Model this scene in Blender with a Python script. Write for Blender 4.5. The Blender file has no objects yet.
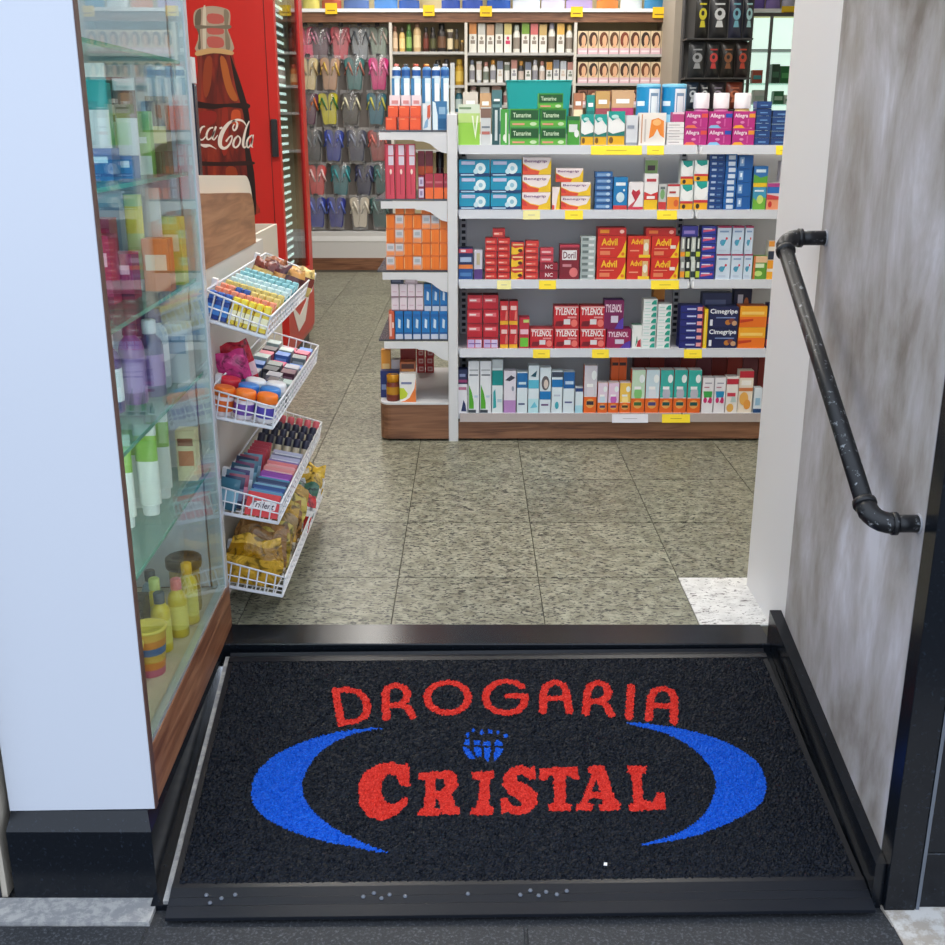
import bpy, math, random
import numpy as np
from mathutils import Matrix, Vector

random.seed(11)
SC = bpy.context.scene
COL = SC.collection

# ------------------------------------------------------------------ camera
EYE = 1.25
PITCH = math.radians(17.65)
cam_data = bpy.data.cameras.new('camera')
cam_data.sensor_width = 36.0
cam_data.lens = 36.0 * 1091.0 / 945.0
cam_data.shift_x = 0.0016
cam_data.clip_start = 0.05
cam = bpy.data.objects.new('camera', cam_data)
cam.location = (0, 0, EYE)
cam.rotation_euler = (math.radians(90) - PITCH, 0, 0)
COL.objects.link(cam)
SC.camera = cam

# ------------------------------------------------------------------ world, lights, exposure
w = bpy.data.worlds.new('overcast_sky')
SC.world = w
w.use_nodes = True
bg = w.node_tree.nodes['Background']
bg.inputs[0].default_value = (0.71, 0.81, 0.97, 1)
bg.inputs[1].default_value = 2.1

SC.view_settings.view_transform = 'Standard'
SC.view_settings.look = 'None'
SC.view_settings.exposure = 0.0
SC.view_settings.gamma = 1.0
SC.view_settings.use_curve_mapping = False

CEIL = 3.0
LAMPS = [(x, y) for y in (3.05, 4.0, 6.0, 8.0, 9.3) for x in (-0.75, 1.0)]
LAMP_W = 17.0
for i, (x, y) in enumerate(LAMPS):
    ld = bpy.data.lights.new('ceiling_panel_light', 'AREA')
    ld.shape = 'RECTANGLE'; ld.size = 0.56; ld.size_y = 1.16
    ld.energy = LAMP_W; ld.color = (1.0, 0.97, 0.93)
    lo = bpy.data.objects.new('ceiling_panel_light', ld)
    lo.location = (x, y, CEIL - 0.035)
    COL.objects.link(lo)

# ------------------------------------------------------------------ colour and material helpers
def lin(c):
    return tuple((v / 255 / 12.92) if v / 255 <= 0.04045 else ((v / 255 + 0.055) / 1.055) ** 2.4 for v in c)

MATS = {}
def M(rgb, rough=0.45, metal=0.0, emit=0.0, spec=0.5):
    key = (tuple(rgb), rough, metal, emit, spec)
    if key in MATS: return MATS[key]
    m = bpy.data.materials.new('paint_%02x%02x%02x' % tuple(int(v) for v in rgb))
    m.use_nodes = True
    b = m.node_tree.nodes['Principled BSDF']
    c = lin(rgb) + (1,)
    b.inputs['Base Color'].default_value = c
    b.inputs['Roughness'].default_value = rough
    b.inputs['Metallic'].default_value = metal
    b.inputs['Specular IOR Level'].default_value = spec
    if emit:
        b.inputs['Emission Color'].default_value = c
        b.inputs['Emission Strength'].default_value = emit
    MATS[key] = m
    return m

def nodes_mat(name):
    m = bpy.data.materials.new(name); m.use_nodes = True
    nt = m.node_tree
    return m, nt, nt.nodes['Principled BSDF'], lambda t: nt.nodes.new(t), nt.links.new

def ramp(n, stops):
    r = n('ShaderNodeValToRGB'); e = r.color_ramp.elements
    while len(e) < len(stops): e.new(0.5)
    for k, (p, c) in enumerate(stops):
        e[k].position = p
        e[k].color = (lin(c) + (1,)) if isinstance(c, tuple) else (c, c, c, 1)
    return r

def granite_mat(name, base, alt, fleck, amount, gloss):
    m, nt, b, n, L = nodes_mat(name)
    geo = n('ShaderNodeNewGeometry'); oi = n('ShaderNodeObjectInfo')
    sc = n('ShaderNodeVectorMath'); sc.operation = 'SCALE'; sc.inputs[0].default_value = (7, 13, 3)
    L(oi.outputs['Random'], sc.inputs['Scale'])
    ad = n('ShaderNodeVectorMath'); ad.operation = 'ADD'
    L(geo.outputs['Position'], ad.inputs[0]); L(sc.outputs[0], ad.inputs[1])
    mp = n('ShaderNodeMapping'); mp.inputs['Rotation'].default_value = (0, 0, 0.35)
    mp.inputs['Scale'].default_value = (1.0, 2.1, 1.0)
    L(ad.outputs[0], mp.inputs['Vector'])
    fl = n('ShaderNodeTexNoise'); fl.inputs['Scale'].default_value = 62; fl.inputs['Detail'].default_value = 4
    fl.inputs['Roughness'].default_value = 0.6; fl.inputs['Distortion'].default_value = 0.9
    L(mp.outputs[0], fl.inputs['Vector'])
    fr = ramp(n, [(amount, 0.0), (amount + 0.065, 1.0)])
    L(fl.outputs['Fac'], fr.inputs[0])
    pa = n('ShaderNodeTexNoise'); pa.inputs['Scale'].default_value = 26; pa.inputs['Detail'].default_value = 3
    L(ad.outputs[0], pa.inputs['Vector'])
    pr = ramp(n, [(0.36, base), (0.62, alt)])
    L(pa.outputs['Fac'], pr.inputs[0])
    mx = n('ShaderNodeMix'); mx.data_type = 'RGBA'
    L(fr.outputs[0], mx.inputs['Factor']); mx.inputs[6].default_value = lin(fleck) + (1,)
    L(pr.outputs[0], mx.inputs[7])
    # every slab a slightly different tone
    mr = n('ShaderNodeMapRange'); mr.inputs[3].default_value = 0.86; mr.inputs[4].default_value = 1.08
    L(oi.outputs['Random'], mr.inputs[0])
    tone = n('ShaderNodeVectorMath'); tone.operation = 'SCALE'
    L(mx.outputs[2], tone.inputs[0]); L(mr.outputs[0], tone.inputs['Scale'])
    L(tone.outputs[0], b.inputs['Base Color'])
    b.inputs['Roughness'].default_value = gloss
    return m

GRANITE = granite_mat('beige_granite', (120, 120, 102), (152, 152, 134), (34, 35, 34), 0.42, 0.40)
GRANITE_PALE = granite_mat('pale_grey_granite', (206, 206, 204), (226, 226, 224), (96, 92, 92), 0.37, 0.35)

def speckle_mat(name, base, speck, scale, thr, rough, bump=0.0):
    m, nt, b, n, L = nodes_mat(name)
    geo = n('ShaderNodeNewGeometry')
    a = n('ShaderNodeTexNoise'); a.inputs['Scale'].default_value = scale; a.inputs['Detail'].default_value = 5
    a.inputs['Roughness'].default_value = 0.75
    L(geo.outputs['Position'], a.inputs['Vector'])
    r = ramp(n, [(thr, base), (thr + 0.13, speck)])
    L(a.outputs['Fac'], r.inputs[0]); L(r.outputs[0], b.inputs['Base Color'])
    b.inputs['Roughness'].default_value = rough
    if bump:
        bp = n('ShaderNodeBump'); bp.inputs['Strength'].default_value = bump; bp.inputs['Distance'].default_value = 0.004
        L(a.outputs['Fac'], bp.inputs['Height']); L(bp.outputs[0], b.inputs['Normal'])
    return m

BLACK_GRANITE = speckle_mat('black_polished_granite', (16, 20, 26), (50, 60, 72), 120, 0.60, 0.22)
BLACK_GRANITE.node_tree.nodes['Principled BSDF'].inputs['Specular IOR Level'].default_value = 0.36
PAVEMENT = speckle_mat('dark_flamed_granite', (38, 40, 44), (86, 90, 94), 170, 0.52, 0.6, 0.5)
CONCRETE = speckle_mat('grey_concrete', (140, 140, 140), (172, 170, 166), 40, 0.45, 0.85, 0.3)
CONCRETE_PALE = speckle_mat('pale_concrete', (168, 158, 146), (200, 196, 190), 25, 0.45, 0.85, 0.3)
GROUT = M((70, 68, 60), 0.9)

def wood_mat(name, dark, mid, light, axis='X'):
    m, nt, b, n, L = nodes_mat(name)
    geo = n('ShaderNodeNewGeometry')
    mp = n('ShaderNodeMapping')
    mp.inputs['Scale'].default_value = {'X': (1.6, 9, 22), 'Y': (9, 1.6, 22), 'Z': (22, 22, 2)}[axis]
    L(geo.outputs['Position'], mp.inputs['Vector'])
    a = n('ShaderNodeTexNoise'); a.inputs['Scale'].default_value = 1.9; a.inputs['Detail'].default_value = 6
    a.inputs['Distortion'].default_value = 1.2
    L(mp.outputs[0], a.inputs['Vector'])
    r = ramp(n, [(0.30, dark), (0.50, mid), (0.72, light)])
    L(a.outputs['Fac'], r.inputs[0]); L(r.outputs[0], b.inputs['Base Color'])
    b.inputs['Roughness'].default_value = 0.4
    return m
WOOD_X = wood_mat('walnut_board_x', (92, 60, 44), (128, 88, 64), (152, 110, 82), 'X')
WOOD_PALE = wood_mat('pale_walnut_board', (128, 88, 60), (158, 114, 80), (178, 134, 98), 'Y')
WOOD_Y = wood_mat('walnut_board_y', (104, 62, 42), (136, 88, 60), (164, 116, 84), 'Y')

def plaster_mat():
    m, nt, b, n, L = nodes_mat('grey_burnt_cement_plaster')
    geo = n('ShaderNodeNewGeometry')
    mp = n('ShaderNodeMapping'); mp.inputs['Scale'].default_value = (1, 2.6, 1.25)
    L(geo.outputs['Position'], mp.inputs['Vector'])
    a = n('ShaderNodeTexNoise'); a.inputs['Scale'].default_value = 2.0; a.inputs['Detail'].default_value = 9
    a.inputs['Roughness'].default_value = 0.62; a.inputs['Distortion'].default_value = 0.25
    L(mp.outputs[0], a.inputs['Vector'])
    r = ramp(n, [(0.32, (118, 110, 102)), (0.46, (156, 151, 147)), (0.58, (178, 175, 178)), (0.70, (206, 206, 214))])
    L(a.outputs['Fac'], r.inputs[0])
    c = n('ShaderNodeTexNoise'); c.inputs['Scale'].default_value = 3.1; c.inputs['Detail'].default_value = 2
    L(geo.outputs['Position'], c.inputs['Vector'])
    cr = ramp(n, [(0.60, 0.0), (0.80, 0.5)])
    L(c.outputs['Fac'], cr.inputs[0])
    mx = n('ShaderNodeMix'); mx.data_type = 'RGBA'
    L(cr.outputs[0], mx.inputs['Factor']); L(r.outputs[0], mx.inputs[6])
    mx.inputs[7].default_value = lin((146, 136, 118)) + (1,)
    L(mx.outputs[2], b.inputs['Base Color'])
    b.inputs['Roughness'].default_value = 0.62
    bp = n('ShaderNodeBump'); bp.inputs['Strength'].default_value = 0.15; bp.inputs['Distance'].default_value = 0.01
    L(a.outputs['Fac'], bp.inputs['Height']); L(bp.outputs[0], b.inputs['Normal'])
    return m
PLASTER = plaster_mat()

def sheet_glass(name, tint, ior=1.5, extra=0.0, alpha=0.0, frost=(255, 255, 255)):
    m = bpy.data.materials.new(name); m.use_nodes = True
    nt = m.node_tree; nt.nodes.clear(); n = nt.nodes.new; L = nt.links.new
    out = n('ShaderNodeOutputMaterial'); tr = n('ShaderNodeBsdfTransparent'); gl = n('ShaderNodeBsdfGlossy')
    tr.inputs[0].default_value = tint + (1,); gl.inputs['Roughness'].default_value = 0.004 + extra
    lw = n('ShaderNodeLayerWeight'); lw.inputs[0].default_value = 0.5
    pw_ = n('ShaderNodeMath'); pw_.operation = 'POWER'; pw_.inputs[1].default_value = 5.0
    L(lw.outputs['Facing'], pw_.inputs[0])
    fr = n('ShaderNodeMapRange'); r0 = ((ior - 1) / (ior + 1)) ** 2
    fr.inputs[3].default_value = r0; fr.inputs[4].default_value = 0.60
    L(pw_.outputs[0], fr.inputs[0])
    mx = n('ShaderNodeMixShader')
    L(fr.outputs[0], mx.inputs[0]); L(tr.outputs[0], mx.inputs[1]); L(gl.outputs[0], mx.inputs[2])
    last = mx
    if alpha:
        df = n('ShaderNodeBsdfDiffuse'); df.inputs[0].default_value = lin(frost) + (1,)
        m2 = n('ShaderNodeMixShader'); m2.inputs[0].default_value = alpha
        L(mx.outputs[0], m2.inputs[1]); L(df.outputs[0], m2.inputs[2]); last = m2
    L(last.outputs[0], out.inputs[0])
    return m
GLASS = sheet_glass('display_glass', (0.93, 0.97, 0.95))
GLASS_SHELF = sheet_glass('green_shelf_glass', (0.80, 0.92, 0.88), alpha=0.12, frost=(120, 190, 170))
FILM = sheet_glass('clear_plastic_film', (0.93, 0.94, 0.96), ior=1.6, extra=0.12, alpha=0.10)
FRIDGE_GLASS = sheet_glass('fridge_door_glass', (0.75, 0.80, 0.80), ior=1.9)

WHITE = M((236, 238, 240), 0.35)
PANEL_WHITE = M((208, 212, 220), 0.3)
CREAM = M((218, 212, 198), 0.5)
SHELF_WHITE = M((216, 218, 222), 0.4)
SHELF_GREY = M((218, 221, 226), 0.35)
WIRE = M((235, 236, 240), 0.3)
DARK = M((34, 36, 42), 0.4)
YELLOW = M((240, 214, 36), 0.5)
STEEL = M((170, 174, 182), 0.25, 0.8)

# ------------------------------------------------------------------ mesh builder
class MB:
    def __init__(s): s.v = []; s.f = []; s.mi = []; s.mats = []; s.sm = []
    def m(s, mat):
        if mat not in s.mats: s.mats.append(mat)
        return s.mats.index(mat)
    def add(s, vs, fs, mat, smooth=False):
        o = len(s.v); k = s.m(mat)
        s.v += [tuple(p) for p in vs]
        for f in fs:
            s.f.append(tuple(i + o for i in f)); s.mi.append(k); s.sm.append(smooth)
        return s
    def box(s, x0, y0, z0, x1, y1, z1, mat):
        vs = [(x0, y0, z0), (x1, y0, z0), (x1, y1, z0), (x0, y1, z0), (x0, y0, z1), (x1, y0, z1), (x1, y1, z1), (x0, y1, z1)]
        return s.add(vs, [(0, 3, 2, 1), (4, 5, 6, 7), (0, 1, 5, 4), (1, 2, 6, 5), (2, 3, 7, 6), (3, 0, 4, 7)], mat)
    def bbox(s, x0, y0, z0, x1, y1, z1, mat, b=0.003):
        # box with its four upright edges and its top rim chamfered
        def ring(i, z): return [(x0 + b + i, y0 + i, z), (x1 - b - i, y0 + i, z), (x1 - i, y0 + b + i, z), (x1 - i, y1 - b - i, z),
                                (x1 - b - i, y1 - i, z), (x0 + b + i, y1 - i, z), (x0 + i, y1 - b - i, z), (x0 + i, y0 + b + i, z)]
        vs = ring(0, z0) + ring(0, z1 - b) + ring(b * 0.8, z1)
        fs = [tuple(range(7, -1, -1)), tuple(range(16, 24))]
        for r in (0, 8):
            for i in range(8): fs.append((r + i, r + (i + 1) % 8, r + 8 + (i + 1) % 8, r + 8 + i))
        return s.add(vs, fs, mat)
    def prism(s, pts, axis, a0, a1, mat, smooth=False):
        def P(p, a): return {'x': (a, p[0], p[1]), 'y': (p[0], a, p[1]), 'z': (p[0], p[1], a)}[axis]
        n = len(pts)
        vs = [P(p, a0) for p in pts] + [P(p, a1) for p in pts]
        s.add(vs, [tuple(range(n)), tuple(range(2 * n - 1, n - 1, -1))], mat)
        return s.add(vs, [(i, n + i, n + (i + 1) % n, (i + 1) % n) for i in range(n)], mat, smooth)
    def lathe(s, prof, mat, n=12, c=(0, 0, 0), sx=1.0, sy=1.0):
        vs = []
        for r, z in prof:
            for k in range(n):
                a = 2 * math.pi * k / n
                vs.append((c[0] + r * math.cos(a) * sx, c[1] + r * math.sin(a) * sy, c[2] + z))
        fs = [(j * n + k, j * n + (k + 1) % n, (j + 1) * n + (k + 1) % n, (j + 1) * n + k) for j in range(len(prof) - 1) for k in range(n)]
        s.add(vs, fs, mat, True)
        if prof[0][0] > 1e-4: s.add(vs[:n], [tuple(range(n - 1, -1, -1))], mat)
        if prof[-1][0] > 1e-4: s.add(vs[-n:], [tuple(range(n))], mat)
        return s
    def tube(s, pts, r, mat, n=6):
        pts = [Vector(p) for p in pts]; vs = []
        for i, p in enumerate(pts):
            d = (pts[min(i + 1, len(pts) - 1)] - pts[max(i - 1, 0)]).normalized()
            ref = Vector((0, 0, 1)) if abs(d.z) < 0.9 else Vector((1, 0, 0))
            a = d.cross(ref).normalized(); b = d.cross(a)
            for k in range(n):
                t = 2 * math.pi * k / n
                vs.append(p + a * (r * math.cos(t)) + b * (r * math.sin(t)))
        fs = [(j * n + k, j * n + (k + 1) % n, (j + 1) * n + (k + 1) % n, (j + 1) * n + k) for j in range(len(pts) - 1) for k in range(n)]
        fs += [tuple(range(n - 1, -1, -1)), tuple(range(len(vs) - n, len(vs)))]
        return s.add(vs, fs, mat, n > 4)
    def mesh(s, name):
        me = bpy.data.meshes.new(name)
        me.from_pydata(s.v, [], s.f)
        for m in s.mats: me.materials.append(m)
        me.polygons.foreach_set('material_index', s.mi)
        me.polygons.foreach_set('use_smooth', s.sm)
        me.update()
        return me

def obj(name, mb, parent=None, loc=None, mw=None):
    me = mb.mesh(name) if isinstance(mb, MB) else mb
    o = bpy.data.objects.new(name, me)
    COL.objects.link(o)
    if parent: o.parent = parent
    if loc: o.location = loc
    if mw is not None: o.matrix_world = mw
    return o

def tag(o, label, cat, group=None, kind=None):
    o['label'] = label; o['category'] = cat
    if group: o['group'] = group
    if kind: o['kind'] = kind
    return o

def thing(name, label, cat, loc=(0, 0, 0), group=None, kind=None, mw=None):
    o = bpy.data.objects.new(name, None); o.empty_display_size = 0.05
    COL.objects.link(o); o.location = loc
    if mw is not None: o.matrix_world = mw
    return tag(o, label, cat, group, kind)

def struct(name, mb, label, cat='wall'):
    return tag(obj(name, mb), label, cat, kind='structure')

# tape measurements of the shelving: u (along) and v (down) readings on an upright plane at depth Y, in metres out
CT, ST = math.cos(PITCH), math.sin(PITCH)
def mX(u, v, Y):
    b = (472.5 - v) / 1091
    return (u - 471) / 1091 * Y / (CT + b * ST)
def mZ(v, Y):
    b = (472.5 - v) / 1091
    return EYE + (-ST + b * CT) * Y / (CT + b * ST)

# lettering outlines from the built-in font
TXT = {}
def text2d(s, bold=0.0, shear=0.0):
    k = (s, bold, shear)
    if k in TXT: return TXT[k]
    c = bpy.data.curves.new('lettering', 'FONT')
    c.body = s; c.size = 1.0; c.resolution_u = 2; c.offset = bold; c.shear = shear; c.fill_mode = 'FRONT'
    o = bpy.data.objects.new('lettering', c)
    me = o.to_mesh()
    vs = [(v.co.x, v.co.y) for v in me.vertices]; fs = [tuple(p.vertices) for p in me.polygons]
    o.to_mesh_clear(); bpy.data.objects.remove(o); bpy.data.curves.remove(c)
    x0 = min(v[0] for v in vs); x1 = max(v[0] for v in vs); y0 = min(v[1] for v in vs); y1 = max(v[1] for v in vs)
    vs = [((x - x0) / (x1 - x0), (y - y0) / (y1 - y0)) for x, y in vs]
    TXT[k] = (vs, fs)
    return TXT[k]

def arc(cx, cz, rx, rz, a0=0, a1=360, n=14):
    return [(cx + rx * math.cos(math.radians(a0 + (a1 - a0) * i / n)), cz + rz * math.sin(math.radians(a0 + (a1 - a0) * i / n)))
            for i in range(n if a1 - a0 == 360 else n + 1)]

# ------------------------------------------------------------------ cartons: printed boxes. Prints are in 0..1 of the front panel.
def carton_mesh(w, h, d, base, prints=(), top=None, side=None):
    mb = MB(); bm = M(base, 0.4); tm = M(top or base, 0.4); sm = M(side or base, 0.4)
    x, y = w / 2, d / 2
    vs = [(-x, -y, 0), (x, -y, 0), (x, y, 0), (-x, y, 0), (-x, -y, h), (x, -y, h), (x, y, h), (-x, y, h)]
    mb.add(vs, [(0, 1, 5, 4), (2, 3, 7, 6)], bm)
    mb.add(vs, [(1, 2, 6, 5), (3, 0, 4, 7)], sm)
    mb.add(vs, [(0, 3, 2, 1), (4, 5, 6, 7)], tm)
    # tuck-flap seam on the top
    mb.add([(-x * .9, -y + d * .08, h + .0003), (x * .9, -y + d * .08, h + .0003), (x * .9, -y + d * .12, h + .0003), (-x * .9, -y + d * .12, h + .0003)], [(0, 1, 2, 3)], sm)
    k = 0
    for p in prints:
        k += 1; yy = -y - 0.0003 - 0.00025 * k
        def pt(q): return ((q[0] - .5) * w, yy, q[1] * h)
        t = p[0]
        if t == 'r':
            _, a, b, c, e, col = p; pts = [(a, b), (c, b), (c, e), (a, e)]
            mb.add([pt(q) for q in pts], [(0, 1, 2, 3)], M(col, 0.4))
        elif t == 'p':
            mb.add([pt(q) for q in p[1]], [tuple(range(len(p[1])))], M(p[2], 0.4))
        elif t == 'e':
            _, cx, cz, rx, rz, col = p; pts = arc(cx, cz, rx, rz)
            mb.add([pt(q) for q in pts], [tuple(range(len(pts)))], M(col, 0.4))
        elif t == 't':
            _, s, a, b, c, e, col = p[:7]
            vs2, fs2 = text2d(s, p[7] if len(p) > 7 else 0.012, p[8] if len(p) > 8 else 0.0)
            mb.add([pt((a + q[0] * (c - a), b + q[1] * (e - b))) for q in vs2], fs2, M(col, 0.4))
    return mb.mesh('carton')

ORD = ['first', 'second', 'third', 'fourth', 'fifth', 'sixth', 'seventh', 'eighth', 'ninth', 'tenth', 'eleventh', 'twelfth', 'thirteenth', 'fourteenth']
def from_top(i, n):
    return 'top' if i == 0 else ('bottom' if i == n - 1 else ORD[i] + ' from top')

NAMECAT = {'carton': ('medicine_carton', 'carton')}
def put(me, name, label, cat, x, y, z, group=None, rz=0.0):
    o = obj(name, me, loc=(x, y, z)); o.rotation_euler = (0, 0, rz)
    return tag(o, label, cat, group)

def stack(shelf, base_z, Y, u0, u1, vt, n, d, base, prints, desc, where, top=None, side=None, z_from=None, vref=None, name='medicine_carton', cat='carton', dy=0.0, group=None):
    """n cartons piled up in one column between readings u0..u1, top of the pile at reading vt"""
    z0 = base_z if z_from is None else z_from
    z1 = mZ(vt, Y); v = vref if vref else vt + (8 if n == 1 else 20)
    x0, x1 = mX(u0, v, Y), mX(u1, v, Y)
    g = 0.0008; h = (z1 - z0) / n
    me = carton_mesh((x1 - x0) - 2 * g, h - g, d, base, prints, top, side)
    out = []
    for i in range(n):
        lab = desc + ', ' + (from_top(n - 1 - i, n) + ' in pile, ' if n > 1 else '') + where
        out.append(put(me, name, lab, cat, (x0 + x1) / 2 + (random.uniform(-.0012, .0012) if i else 0), Y + d / 2 + dy + (random.uniform(0, .003)), z0 + i * h, group or (desc + 's' if n > 1 else None)))
    return z1

# ================================================================== THE SETTING
X0R, X1R, YBACK = -3.2, 2.9, 10.35
fl = struct('floor', MB().box(X0R, 2.50, -0.06, X1R, YBACK, -0.004, GROUT), 'shop floor of beige flecked granite tiles', 'floor')
xs = [-0.21 + 0.405 * k for k in range(-5, 6)]
ys = [2.608] + [2.925 + 0.46 * k for k in range(0, 16)]
TILE = {}
def tile(x0, y0, x1, y1, mat=GRANITE):
    key = (round(x1 - x0, 4), round(y1 - y0, 4), mat.name)
    if key not in TILE:
        TILE[key] = MB().box(0, 0, -0.006, x1 - x0 - .003, y1 - y0 - .003, 0, mat).mesh('tile')
    return obj('tile', TILE[key], fl, (x0 + .0015, y0 + .0015, 0))
for j in range(len(ys) - 1):
    for i in range(len(xs) - 1):
        if j == 0 and xs[i] > 0.55:
            if xs[i] < 0.65:
                tile(xs[i], ys[0], 0.84, ys[1], GRANITE_PALE)['label'] = 'pale grey replacement tile by the door jamb'
            continue
        tile(xs[i], ys[j], xs[i + 1], ys[j + 1])
struct('ceiling', MB().box(X0R, 1.80, CEIL, X1R, YBACK, CEIL + .1, M((228, 226, 220), 0.8)), 'plain white shop ceiling', 'ceiling')
struct('wall_left', MB().box(X0R - .1, 1.95, -.2, X0R, YBACK, CEIL, CREAM), 'cream inner wall on the left of the shop')
struct('wall_right', MB().box(X1R, 1.95, -.2, X1R + .1, YBACK, CEIL, CREAM), 'cream inner wall on the right of the shop')
struct('wall_back', MB().box(X0R - .1, YBACK, -.2, X1R + .1, YBACK + .1, CEIL, M((222, 206, 164), 0.7)), 'cream rear wall behind the shelving')
struct('wall_front_left', MB().box(X0R - .1, 1.82, -.2, -0.935, 2.0, CEIL, M((196, 186, 170), 0.7)), 'beige front wall beside the glass display case')
struct('wall_lintel', MB().box(-0.935, 1.80, 2.80, 0.835, 2.0, CEIL, PANEL_WHITE), 'white lintel above the shop entrance')

# plaster flank, white splayed jamb
WX = 0.787
struct('wall_entrance', MB().box(WX, 1.777, -.22, 1.50, 2.498, CEIL, PLASTER), 'grey mottled cement plaster wall beside the ramp')
struct('wall_jamb', MB().box(WX, 2.498, -.05, 1.50, 2.872, CEIL, M((226, 224, 224), 0.5)), 'white painted door jamb at the end of the plaster wall')
struct('wall_inner_right', MB().box(1.5, 1.95, -.2, X1R, 2.9, CEIL, CREAM), 'cream wall on the inner side of the entrance')

# ramp and threshold
RY0, RZ0, RY1, RZ1 = 1.735, -0.170, 2.492, -0.022
struct('floor_ramp', MB().prism([(RY0, RZ0), (RY1, RZ1), (RY1, -.30), (RY0, -.30)], 'x', -0.612, 0.757, BLACK_GRANITE), 'black granite entrance ramp under the mat', 'ramp')
struct('trim_1', MB().bbox(-0.652, 2.4925, -.06, 0.760, 2.607, 0.003, BLACK_GRANITE, 0.003), 'black polished granite threshold strip between ramp and shop floor', 'threshold')
sl = (RZ1 - RZ0) / (RY1 - RY0)
def rz(y): return RZ0 + (y - RY0) * sl
# right skirting follows the slope
sk = MB()
yb, yf = 2.530, 1.742
inner = [(0.766, yf, -.081), (0.757, yb, .079), (0.757, yb, -.10), (0.766, yf, -.20)]
outer = [(WX - .0005, p[1], p[2]) for p in inner]
sk.add(inner + outer, [(0, 1, 2, 3), (7, 6, 5, 4), (0, 4, 5, 1), (1, 5, 6, 2), (2, 6, 7, 3), (3, 7, 4, 0)], BLACK_GRANITE)
struct('baseboard_right', sk, 'black granite skirting sloping along the plaster wall', 'skirting')
# left plinth under the display case, with chamfered top rim
PLF = 1.760
pl = MB()
xf, xb = -0.605, -0.628
a_ = [(-0.880, PLF), (xf, PLF), (xb, 2.60), (-0.880, 2.60)]
b_ = [(-0.880, 1.793), (xf - .014, 1.793), (xb - .014, 2.60), (-0.880, 2.60)]
pl.add([(x, y, -.20) for x, y in a_] + [(x, y, -.024) for x, y in a_] + [(x, y, 0) for x, y in b_],
       [(3, 2, 1, 0), (0, 1, 5, 4), (1, 2, 6, 5), (2, 3, 7, 6), (3, 0, 4, 7), (4, 5, 9, 8), (5, 6, 10, 9), (6, 7, 11, 10), (7, 4, 8, 11), (8, 9, 10, 11)], BLACK_GRANITE)
struct('baseboard_left', pl, 'black polished granite plinth under the white display case', 'plinth')

# street side
pv = struct('pavement', MB().box(-6, -6, -.30, 6, 2.0, -.182, PAVEMENT), 'dark speckled granite pavement in front of the ramp', 'pavement')
for (a, b, c, d) in ((-2.6, 0.9, -.606, 1.688), (-.602, 0.9, .10, 1.688), (.104, 0.9, .80, 1.688)):
    obj('paving_slab', MB().bbox(a, b, -.2, c, d, -.178, PAVEMENT, .003), pv)
struct('trim_3', MB().box(-0.93, 1.692, -.21, -0.603, PLF - .0005, -.172, CONCRETE), 'grey concrete strip at the foot of the plinth', 'kerb')
struct('trim_4', MB().prism([(0.790, 1.70), (0.80, 0.9), (3, 0.9), (3, 1.745), (0.785, 1.745)], 'z', -.21, -.175, CONCRETE_PALE), 'pale rough concrete at the foot of the black facade', 'kerb')
fc = struct('wall_facade', MB().box(0.80, 1.752, -.2, 3.2, 1.7765, 3.0, M((16, 17, 20), 0.6)), 'black granite facade cladding right of the entrance')
obj('cladding_panel', MB().bbox(0.7875, 1.728, -.18, 0.8455, 1.776, 2.9, BLACK_GRANITE, .0012), fc)
obj('cladding_panel', MB().bbox(0.856, 1.737, -.18, 1.9, 1.7515, -.055, BLACK_GRANITE, .002), fc)
obj('cladding_panel', MB().bbox(0.856, 1.737, -.052, 1.9, 1.7515, 1.2, BLACK_GRANITE, .002), fc)
obj('cladding_panel', MB().bbox(0.856, 1.737, 1.203, 1.9, 1.7515, 2.9, BLACK_GRANITE, .002), fc)
obj('metal_strip', MB().box(0.8475, 1.729, -.18, 0.854, 1.7515, 2.9, M((120, 128, 140), .25, .7)), fc)
# rolling-shutter guide left of the display case
gd = struct('trim_5', MB().box(-0.925, 1.765, -.175, -0.897, 1.815, 2.6, M((182, 172, 156), 0.6)), 'beige shutter guide rail left of the white panel', 'rail')
obj('guide_slot', MB().box(-0.918, 1.7635, -.185, -0.908, 1.7655, 2.6, DARK), gd)

# ------------------------------------------------------------------ entrance mat
mo = Vector((0.0935, 1.765, -0.1555))
ex = Vector((math.cos(math.radians(.8)), math.sin(math.radians(.8)), math.sin(math.radians(.8)) * sl)).normalized()
es = Vector((-math.sin(math.radians(2.1)), math.cos(math.radians(2.1)), math.cos(math.radians(2.1)) * sl)).normalized()
en = ex.cross(es).normalized()
MB4 = Matrix((ex, es, en)).transposed().to_4x4()
def mobj(name, mb, parent):
    me = mb.mesh(name) if isinstance(mb, MB) else mb
    me.transform(MB4)
    return obj(name, me, parent)
def mp(u, v):
    """reading on the mat surface -> mat-local metres (along, up-slope)"""
    a = (u - 471) / 1091; b = (472.5 - v) / 1091
    d = Vector((a, CT + b * ST, -ST + b * CT)); o = Vector((0, 0, EYE))
    t = (mo - o).dot(en) / d.dot(en)
    q = o + d * t - mo
    r = MB4.to_3x3().inverted() @ q
    return (r.x, r.y)
K = 340 / 945
def A(pts): return [mp(220 + x * K, 620 + y * K) for x, y in pts]
def B(pts): return [mp(480 + x * K, 620 + y * K) for x, y in pts]
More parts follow.
